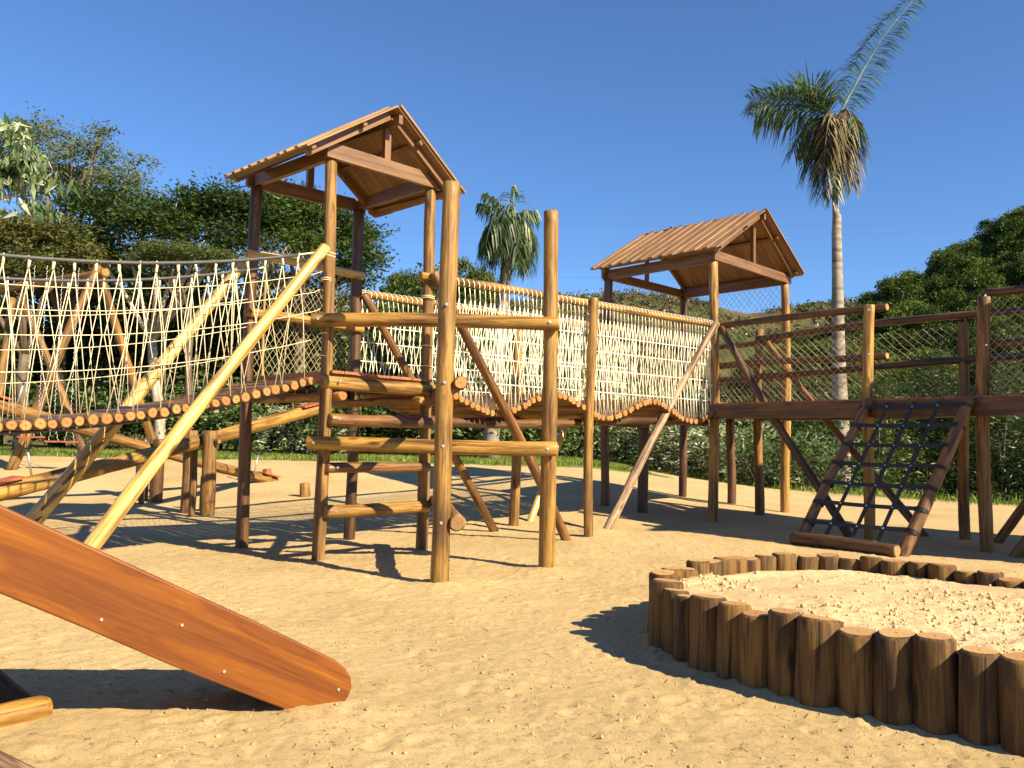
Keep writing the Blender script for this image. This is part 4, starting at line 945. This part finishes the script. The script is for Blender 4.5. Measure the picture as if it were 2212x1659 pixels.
def mk_tree(name, label, cat, bx, Yb, th, tr, blobs, **kw):
    """bx trunk picture x; blobs as (x, y, depth, rx_px, ry_px)"""
    p = W(bx, 990, Yb); base = (p.x, Yb, gz(p.x, Yb)); bl_ = []
    for x, y, Y, rx, ry in blobs: q = at(x, y, Y, base); bl_.append((*q, px2m(rx, Y), px2m(rx, Y) * .9, px2m(ry, Y)))
    return tree(name, label, cat, base, th, tr, bl_, **kw)
mk_tree('feathery_tree', 'airy feathery topped tree at the upper left, taller than the dark trees beside it', 'tree', 120, 27, 4.0, .22,
        [(80, 300, 27, 80, 45), (190, 340, 27, 80, 45), (250, 400, 26, 70, 45), (130, 400, 28, 110, 60), (300, 350, 27, 28, 14), (30, 360, 27, 60, 60), (325, 440, 26, 40, 22), (215, 290, 27, 30, 22)],
        nclus=520, per=26, cr=.55, ls=.13, asp=.35, leafm='leaf_feather', barkm='bark', nl=40, shell=.5)
mk_tree('shade_tree', 'broad dark green tree between the feathery tree and the tall tower', 'tree', 345, 25, 3.4, .16,
        [(240, 470, 25, 110, 60), (330, 500, 24, 90, 55), (420, 470, 25, 80, 55), (480, 450, 25, 75, 50), (180, 540, 25, 80, 50), (560, 470, 25, 70, 45), (500, 520, 24, 60, 40)],
        nclus=900, per=30, cr=.55, ls=.14, asp=.4, leafm='leaf_dark', barkm='bark_w', nl=30, lean=(-.4, 0))
mk_tree('shade_tree', 'dense dark green tree right behind the tall tower', 'tree', 640, 26, 3.6, .2,
        [(620, 460, 26, 80, 60), (700, 490, 26, 75, 55), (760, 520, 26, 60, 50), (780, 560, 25, 40, 45), (660, 540, 25, 70, 40), (570, 500, 26, 60, 45), (740, 600, 26, 50, 40)],
        nclus=800, per=30, cr=.55, ls=.14, asp=.4, leafm='leaf_dark', barkm='bark', nl=30)
mk_tree('umbrella_tree', 'low flat topped light green tree under the dark crowns', 'tree', 400, 22.5, 3.6, .1,
        [(390, 552, 22.5, 85, 20), (460, 562, 22.5, 60, 16), (330, 566, 22.5, 50, 16)], nclus=260, per=30, cr=.4, ls=.11, asp=.35, leafm='leaf_feather', barkm='bark', nl=20, flat=.25)
mk_tree('olive_tree', 'yellowish olive tree at the left edge behind the hose handrail', 'tree', 40, 22, 2.6, .16,
        [(20, 520, 22, 80, 50), (100, 510, 22, 80, 45), (170, 560, 22, 50, 40), (60, 580, 22, 90, 50), (-60, 560, 22, 70, 90)], nclus=620, per=28, cr=.45, ls=.12, asp=.4, leafm='leaf_olive', barkm='bark', nl=20)
mk_tree('silver_tree', 'tree with big drooping silvery leaves at the upper left edge', 'tree', -60, 16, 5.5, .1,
        [(20, 310, 16, 42, 25), (50, 370, 16, 50, 32), (95, 400, 16, 26, 20), (10, 400, 16, 36, 26), (80, 455, 16, 28, 12), (20, 440, 16, 25, 14)], nclus=55, per=12, cr=.42, ls=.34, asp=.22, leafm='leaf_white', barkm='bark_w', nl=30, droop=1.6, flat=.5)
# understorey wall (variants copied)
def bush(name, label, base, rx, h, n, per, ls, leafm, group, asp=.45, cr=.4):
    bl_ = [(0, 0, h * .55, rx, rx * .8, h * .5), (rx * .55, .1, h * .4, rx * .6, rx * .6, h * .38), (-rx * .6, 0, h * .42, rx * .6, rx * .6, h * .4), (0, -.2 * rx, h * .2, rx * .9, rx * .6, h * .22)]
    th = tree(name, label, 'shrub', base, h * .35, .04, bl_, n, per, cr, ls, asp, leafm, 'bark', group, nl=9); return th
def place_copy(src, x, y, z, s, rz, label=None):
    c = copy_tree(src); c.location = (x, y, z); c.scale = (s, s, s * random.uniform(.9, 1.15)); c.rotation_euler = (0, 0, rz)
    if label: c['label'] = label
    return c
und = [bush('understorey_tree', 'dark bushy tree filling the shade under the big crowns', (-9, 29, gz(-9, 29)), 2.2, 5.2, 330, 24, .17, 'leaf_under', 'dark bushy trees under the big crowns'),
       bush('understorey_tree', 'dark bushy tree filling the shade under the big crowns', (-5.5, 28.5, gz(-5.5, 28.5)), 2.0, 4.8, 300, 24, .17, 'leaf_under', 'dark bushy trees under the big crowns')]
for o in und: o['category'] = 'tree'
for x, y, s in ((-17.8, 27.5, 1.35), (-14.6, 30, 1.35), (-12.6, 28.2, 1.3), (-10.4, 30, 1.4), (-8.3, 29, 1.35), (-5.6, 30, 1.3), (-5.0, 27.2, 1.1), (-19, 29, 1.1), (-16.5, 28.5, 1.05), (-14, 29.5, 1.1), (-11.5, 28.6, 1.0), (-7, 29.6, 1.05), (-3.4, 29.0, .95), (-1.2, 30, .8), (-20, 33, 1.58), (-15.4, 33, 1.58), (-12.5, 33, 1.52), (-9.6, 33, 1.45), (-6.4, 33.2, 1.45), (-3.6, 33, 1.32), (1.2, 30.5, .62)):
    place_copy(random.choice(und), x, y, gz(x, y), s, random.uniform(-3, 3))
G1 = 'leafy shrubs along the back of the grass strip'
sh = [bush('leafy_shrub', 'leafy green shrub in the row behind the grass strip', (-12, 25, gz(-12, 25)), 1.2, 2.2, 130, 22, .13, 'leaf_shrub', G1), bush('leafy_shrub', 'leafy green shrub in the row behind the grass strip', (-8, 25, gz(-8, 25)), 1.1, 1.9, 120, 20, .15, 'leaf_shrub', G1)]
for i, x in enumerate(np.arange(-17, 1.2, 1.5)):
    y = 25.0 + random.uniform(-.4, 1.6); place_copy(random.choice(sh), float(x), y, gz(x, y), random.uniform(.8, 1.45), random.uniform(-3, 3))
G2 = 'silvery shrubs at the edge of the terrace'
ss = [bush('silver_shrub', 'silvery leaved shrub at the edge of the sand beyond the bridges', (-6.3, 24, gz(-6.3, 24)), .95, 1.7, 90, 18, .16, 'leaf_silver', G2, .3, .3), bush('silver_shrub', 'silvery leaved shrub at the edge of the sand beyond the bridges', (3.2, 27, gz(3.2, 27)), 1.0, 2.0, 110, 18, .15, 'leaf_silver', G2, .3, .3)]
for x, y, s in ((-5.2, 24.2, .8), (1.6, 27.8, 1.1), (2.2, 29.5, 1.4), (4.6, 26, 1.1), (5.8, 25, 1.0), (6.8, 24.4, 1.15), (8.2, 23.3, .95), (-.4, 26, .7), (5.2, 28, 1.3), (0.4, 27.5, 1.0)):
    place_copy(random.choice(ss), x, y, gz(x, y) - .1, s, random.uniform(-3, 3))
for x, y, s in ((.6, 29.5, 1.3), (3.4, 29.5, 1.5), (6.2, 28, 1.6), (8.0, 26.5, 1.4), (2.0, 31, 1.6), (9.4, 24.6, 1.2)):
    place_copy(random.choice(sh), x, y, gz(x, y) - .2, s, random.uniform(-3, 3))
# feathery trees in the dip to the right
G3 = 'feathery dark trees standing in the dip beyond the terrace'
fv = []
for k in range(3):
    bl_ = [(0, 0, 6.0, 1.5, 1.5, 2.6), (.5, .2, 4.2, 2.0, 2.0, 2.0), (-.6, -.1, 3.0, 2.2, 2.2, 1.8), (.3, -.3, 7.6, .8, .8, 1.6), (0, 0, 1.8, 2.2, 2.2, 1.5)]
    bl_ = [tuple(v_ * (1 + .1 * random.uniform(-1, 1)) for v_ in b_) for b_ in bl_]
    fv.append(tree('feathery_valley_tree', 'soft feathery dark green tree in the dip behind the walkway', 'tree', (12 + 3 * k, 34 + k, -4.3), 2.5, .14, bl_, 600, 24, .55, .22, .22, 'leaf_pine', 'bark', G3, nl=12, flat=.8))
for i in range(30):
    x = 4.5 + 26 * ((i * .618) % 1); y = 29 + 18 * ((i * .377) % 1) + (0 if x > 9 else 6); z = gz(x, y) - .3
    place_copy(random.choice(fv), x, y, z, random.uniform(.72, 1.0), random.uniform(-3, 3))
# hill forest: individual crowns, few variants
G4 = 'forest trees covering the green hill on the right'
hv = []
for k in range(4):
    bl_ = [(0, 0, 4.6, 3.1, 3.1, 1.6), (1.6, .5, 4.0, 2.0, 2.0, 1.3), (-1.8, -.4, 4.2, 2.0, 2.0, 1.4), (0, -1.2, 3.2, 2.4, 2.0, 1.6), (.4, .6, 5.6, 1.6, 1.6, 1.0)]
    bl_ = [tuple(v_ * (1 + .22 * random.uniform(-1, 1)) for v_ in b_) for b_ in bl_]
    pts, ax, cl = crown_pts(bl_, 380, 22, .85, .5, .82) 
    me = leaves(pts, ax, .34 * rng.uniform(.6, 1.3, len(pts)), .5, 'hill_tree', M['leaf_hill']); hv.append(me)
cnt = 0; hr_ = random.Random(9)
for i in range(900):
    x = hr_.uniform(34, 150); y = hr_.uniform(80, 162)
    sx = x / y * F
    if sx > 1250 or cnt >= 285: continue
    z = float(green_hill(np.array(x), np.array(y)))
    if z < -2: continue
    o = put('hill_tree', hr_.choice(hv), None, Matrix.Translation((x, y, z - 1.2)) @ Matrix.Rotation(hr_.uniform(0, 6.28), 4, 'Z') @ Matrix.Diagonal((*(hr_.uniform(.75, 1.25),) * 2, hr_.uniform(.8, 1.5), 1)))
    tag(o, 'rounded forest tree among many covering the green hill', 'tree', G4); cnt += 1
# undergrowth carpet of the green hill and scrub of the far hill
n = 90000; x = rng.uniform(22, 190, n); y = rng.uniform(64, 168, n); z = green_hill(x, y) + rng.uniform(0, 1.6, n)
o = put('hill_undergrowth', leaves(np.stack([x, y, z], -1), rng.normal(size=(n, 3)), .6 * rng.uniform(.5, 1.4, n), .6, 'hill_undergrowth', M['leaf_hill'])); tag(o, 'dense green undergrowth covering the wooded hill between its trees', 'undergrowth', kind='stuff')
n = 6500; cx = rng.uniform(-110, 190, n); cy = rng.uniform(190, 318, n); dn = fbm(cx * .04, cy * .04, 3); ok = dn > -.08; cx, cy = cx[ok], cy[ok]
sz_ = rng.gamma(2.2, .55, len(cx)).clip(.4, 3.4); pp = rng.normal(size=(len(cx), 22, 3)) * np.array([1, 1, .6]) * .5 * sz_[:, None, None] + np.stack([cx, cy, far_hill(cx, cy) + sz_ * .35], -1)[:, None]
pp = pp.reshape(-1, 3); o = put('hill_scrub', leaves(pp, rng.normal(size=pp.shape), .9 * rng.uniform(.5, 1.4, len(pp)), .6, 'hill_scrub', M['scrub'])); tag(o, 'low bushes and scrub scattered over the brownish far hill', 'scrub', kind='stuff')
# small ridge trees left of the first palm
G5 = 'distant trees on the ridge between tower and palm'
for px, py, Y, s in ((905, 612, 80, 1.0), (930, 620, 85, .9), (870, 630, 80, .9), (1010, 618, 80, 1.05), (1040, 622, 84, .8), (850, 640, 80, .8), (960, 632, 82, .9), (1070, 632, 82, .8)):
    p = W(px, py, Y); o = put('ridge_tree', random.choice(hv), None, Matrix.Translation((p.x, p.y, p.z - 5.0 * s)) @ Matrix.Rotation(random.uniform(0, 6.28), 4, 'Z') @ Matrix.Diagonal((s * .6, s * .6, s, 1)))
    tag(o, 'small distant tree on the ridge between the tall tower and the palm', 'tree', G5)
n = 9000; x = rng.uniform(-28, 4, n); y = rng.uniform(72, 90, n); z = rng.uniform(0, 1, n) ** .8 * (12.2 + 2.2 * fbm(x * .25, y * .25, 3)) 
o = put('ridge_wood', leaves(np.stack([x, y, z], -1), rng.normal(size=(n, 3)), 1.3 * rng.uniform(.5, 1.4, n), .6, 'ridge_wood', M['leaf_hill'])); tag(o, 'distant wood seen low behind the bridge netting', 'wood', kind='stuff')

# grass strip
n = 70000; x = rng.uniform(-18, 3.5, n); y = 20.0 + rng.uniform(0, 1, n) ** .8 * 7; k = fbm(x * .9, y * .9, 3); ok = (y > 20.3 + k * 3) ; x, y = x[ok], y[ok]
z = ground_height(x, y); h = rng.uniform(.04, .12, len(x)); c = np.stack([x, y, z + h * .4], -1); axs = np.stack([rng.normal(size=len(x)) * .35, rng.normal(size=len(x)) * .35, np.ones(len(x))], -1)
o = put('grass', leaves(c, axs, h * 1.3, .18, 'grass', M['grass'])); tag(o, 'short green grass strip behind the sand', 'grass', kind='stuff')
n = 14000; x = rng.uniform(2, 16, n); e = edgeY(x); y = e + rng.normal(size=n) * .7 - .3; z = gz_base(x, y); h = rng.gamma(2, .035, n).clip(.03, .3)
o = put('edge_weeds', leaves(np.stack([x, y, z + h * .4], -1), np.stack([rng.normal(size=n) * .4, rng.normal(size=n) * .4, np.ones(n)], -1), h * 1.2, .15, 'edge_weeds', M['grass'])); tag(o, 'tufts of weeds along the far right edge of the sand', 'weeds', kind='stuff')

# ------------------------------------------------------------------ PALMS
def frond(mb_ax, L, pts, leaf_len, n, V, droop, twist, side_bias=0, wid=.028):
    """pts: rachis polyline (relative); adds drooping leaflets to list V"""
    P_ = [Vector(p) for p in pts]; k = len(P_) - 1; r0 = random.Random(int(L * 991))
    mb_ax.tube(P_, [.045 - .036 * i / k for i in range(k + 1)], 5)
    for i in range(n):
        f = .08 + .92 * i / n; s_ = f * k; a = min(int(s_), k - 1); p = P_[a].lerp(P_[a + 1], s_ - a); t = (P_[a + 1] - P_[a]).normalized()
        sd = t.cross(Vector((0, 0, 1))); sd = sd.normalized() if sd.length > .05 else Vector((1, 0, 0)); sd = (Quaternion(t, twist) @ sd); up = sd.cross(t).normalized()
        ll = leaf_len * (math.sin(math.pi * min(1, .16 + .76 * f)) ** .6) * r0.uniform(.75, 1.1)
        for sg in (-1, 1):
            d = (sd * sg * r0.uniform(.75, 1.0) + t * r0.uniform(.35, .7) + up * r0.uniform(-.2, .45)).normalized()
            d1 = (d + Vector((0, 0, -droop * .5))).normalized(); d2 = (d + Vector((0, 0, -droop * r0.uniform(1.2, 2.0)))).normalized()
            w_ = wid * r0.uniform(.7, 1.2); nn = d.cross(Vector((0, 0, 1))).normalized() if abs(d.z) < .98 else Vector((1, 0, 0)); nn = (nn + up * r0.uniform(-.6, .6)).normalized()
            a0 = p; a1 = p + d1 * ll * .45; a2 = a1 + d2 * ll * .55
            V.append([a0 - nn * w_ * .4, a0 + nn * w_ * .4, a1 + nn * w_, a1 - nn * w_]); V.append([a1 - nn * w_, a1 + nn * w_, a2 + nn * w_ * .15, a2 - nn * w_ * .15])
def curve3(p0, p1, p2, n=12):
    p0, p1, p2 = Vector(p0), Vector(p1), Vector(p2); return [p0 * (1 - t) ** 2 + p1 * 2 * t * (1 - t) + p2 * t * t for t in np.linspace(0, 1, n)]
def palm(label, trunk_pts, trunk_r, fronds_g, fronds_b, base):
    th = empty('palm_tree', base, label, 'palm tree'); T = Matrix.Translation(Vector(base)); b = MB(); b.tube(trunk_pts, trunk_r, 14); b.build('trunk', M['palmtrunk'], th, T)
    for nm, fr, m in (('frond', fronds_g, 'palm_g'), ('dry_frond', fronds_b, 'palm_b')):
        for i, (pp_, ll, n, dr, *tw_) in enumerate(fr):
            V = []; ax = MB(); frond(ax, ll + i * .01 + len(fr), pp_, ll, n, V, dr, tw_[0] if tw_ else 0)
            vv = np.array([[tuple(q) for q in quad] for quad in V]).reshape(-1, 3); nb0 = len(vv); av = np.array([tuple(q) for q in ax.v])
            allv = np.concatenate([vv, av]); q4 = [f for f in ax.f if len(f) == 4]; fq = np.concatenate([np.arange(nb0).reshape(-1, 4), np.array(q4) + nb0])
            put(nm, np_mesh(nm, allv, fq, M[m]), th, T)
    return th
# tall palm
Yp = 29.0; cb = W(1815, 1040, Yp); zb = gz(cb.x, Yp); base = Vector((cb.x, Yp, min(zb, cb.z))); cr_ = W(1805, 245, Yp) - base
def PW(x, y, dy=0.0): return W(x, y, Yp + dy) - base
tp = [Vector((0, 0, -.3)), PW(1818, 980), PW(1816, 900), PW(1812, 800), PW(1810, 700), PW(1809, 600), PW(1807, 500), PW(1808, 468), PW(1805, 455), PW(1803, 330), PW(1805, 250)]
gfr = [([PW(1812, 250), PW(1835, 205, .2), PW(1865, 150, .4), PW(1900, 90, .5), PW(1935, 45, .6), PW(1985, -15, .8)], 1.0, 130, .6, 1.1),
       (curve3(PW(1800, 255), PW(1745, 195), PW(1618, 215)), 1.45, 80, .5, .75), (curve3(PW(1800, 255), PW(1700, 200, 1.2), PW(1630, 250, 1.6)), 1.7, 66, .6, .6), (curve3(PW(1800, 255), PW(1750, 185, -.8), PW(1640, 215, -1.6)), 1.2, 64, .6, .7),
       (curve3(PW(1790, 250), PW(1765, 215, .8), PW(1735, 170, 1.3)), 1.1, 34, .0), (curve3(PW(1788, 250), PW(1770, 215, -.4), PW(1762, 170, -.4)), 1.0, 30, .0), (curve3(PW(1800, 255), PW(1735, 245, .5), PW(1715, 330, 1.0)), 1.5, 52, 1.3),
       (curve3(PW(1815, 250), PW(1850, 230, -.6), PW(1858, 320, -.9)), 1.1, 30, 1.2), (curve3(PW(1800, 255), PW(1765, 280, 1.0), PW(1770, 380, 1.2)), 1.3, 50, 1.6), (curve3(PW(1800, 270), PW(1775, 330, -1.0), PW(1780, 425, -1.0)), 1.3, 50, 1.8), (curve3(PW(1790, 265), PW(1745, 290, -.4), PW(1752, 390, -.4)), 1.3, 50, 1.6), (curve3(PW(1805, 300), PW(1800, 360, -1.3), PW(1797, 430, -1.3)), 1.1, 44, 1.8), (curve3(PW(1805, 270), PW(1835, 320, -.2), PW(1828, 380, -.3)), 1.2, 40, 1.8)]
bfr = [(curve3(PW(1805, 265), PW(1770, 190, -.7), PW(1765, 420, -1.0)), 1.5, 84, 1.9), (curve3(PW(1808, 260), PW(1785, 200, -1.0), PW(1778, 400, -1.2)), 1.6, 84, 2.0),
       (curve3(PW(1812, 250), PW(1850, 190, -.7), PW(1842, 400, -.8)), 1.6, 84, 2.0), (curve3(PW(1812, 252), PW(1840, 220, -.2), PW(1834, 390, -.3)), 1.5, 74, 2.0), (curve3(PW(1808, 255), PW(1800, 260, -1.0), PW(1803, 400, -1.1)), 1.4, 74, 2.0), (curve3(PW(1812, 250), PW(1825, 230, -1.0), PW(1822, 380, -1.1)), 1.5, 74, 2.0), (curve3(PW(1808, 250), PW(1795, 230, .9), PW(1800, 340, 1.2)), 1.5, 60, 2.0)]
palm('tall palm on the right with grey trunk, torn fronds and brown dead leaves', tp, [.33, .30, .27, .245, .215, .185, .165, .15, .11, .09, .08], gfr, bfr, base)
# nearer, shorter palm behind the wave bridge
Yp = 24.0; cb = W(1058, 1003, Yp); base = Vector((cb.x, Yp, gz(cb.x, Yp)))
tp = [Vector((0, 0, -.2)), PW(1062, 940), PW(1068, 850), PW(1082, 700), PW(1095, 560), PW(1100, 490)]
gfr = []
for i in range(26):
    a = -68 + 136 * ((i * .618) % 1); dy = random.uniform(-1.1, 1.1); drop = random.uniform(70, 140)
    gfr.append((curve3(PW(1100, 500), PW(1100 + a * .75, 395 + abs(a) * .55, dy * .7), PW(1100 + a * (1.0 if drop < 100 else .75), 450 + drop * 1.05, dy)), 1.0, 56, 2.0))
for q in ((1112, 440, 1108, 400), (1085, 430, 1045, 418), (1130, 440, 1160, 462), (1070, 440, 1035, 440)):
    gfr.append((curve3(PW(1100, 490), PW(q[0], q[1]), PW(q[2], q[3])), .8, 36, 1.0))
palm('shorter palm with a bunched drooping green crown rising behind the wave bridge', tp, [.25, .23, .21, .18, .15, .11], gfr, [], base)

# ------------------------------------------------------------------ POWER LINES
pl = empty('power_lines', (30, 210, 20), 'faint power line wires crossing the sky between the towers', 'power lines')
for y0, y1 in ((452, 438), (474, 470), (494, 492), (512, 515), (530, 540), (552, 566), (575, 590)):
    b = MB(); p0 = W(-300, y0 - 26, 210); p1 = W(2600, y1 + 14, 210); b.tube([p0.lerp(p1, t_) - Vector((0, 0, 5 * 4 * t_ * (1 - t_) - 2.5)) for t_ in np.linspace(0, 1, 30)], .022, 4); b.build('wire', M['wire'], pl)
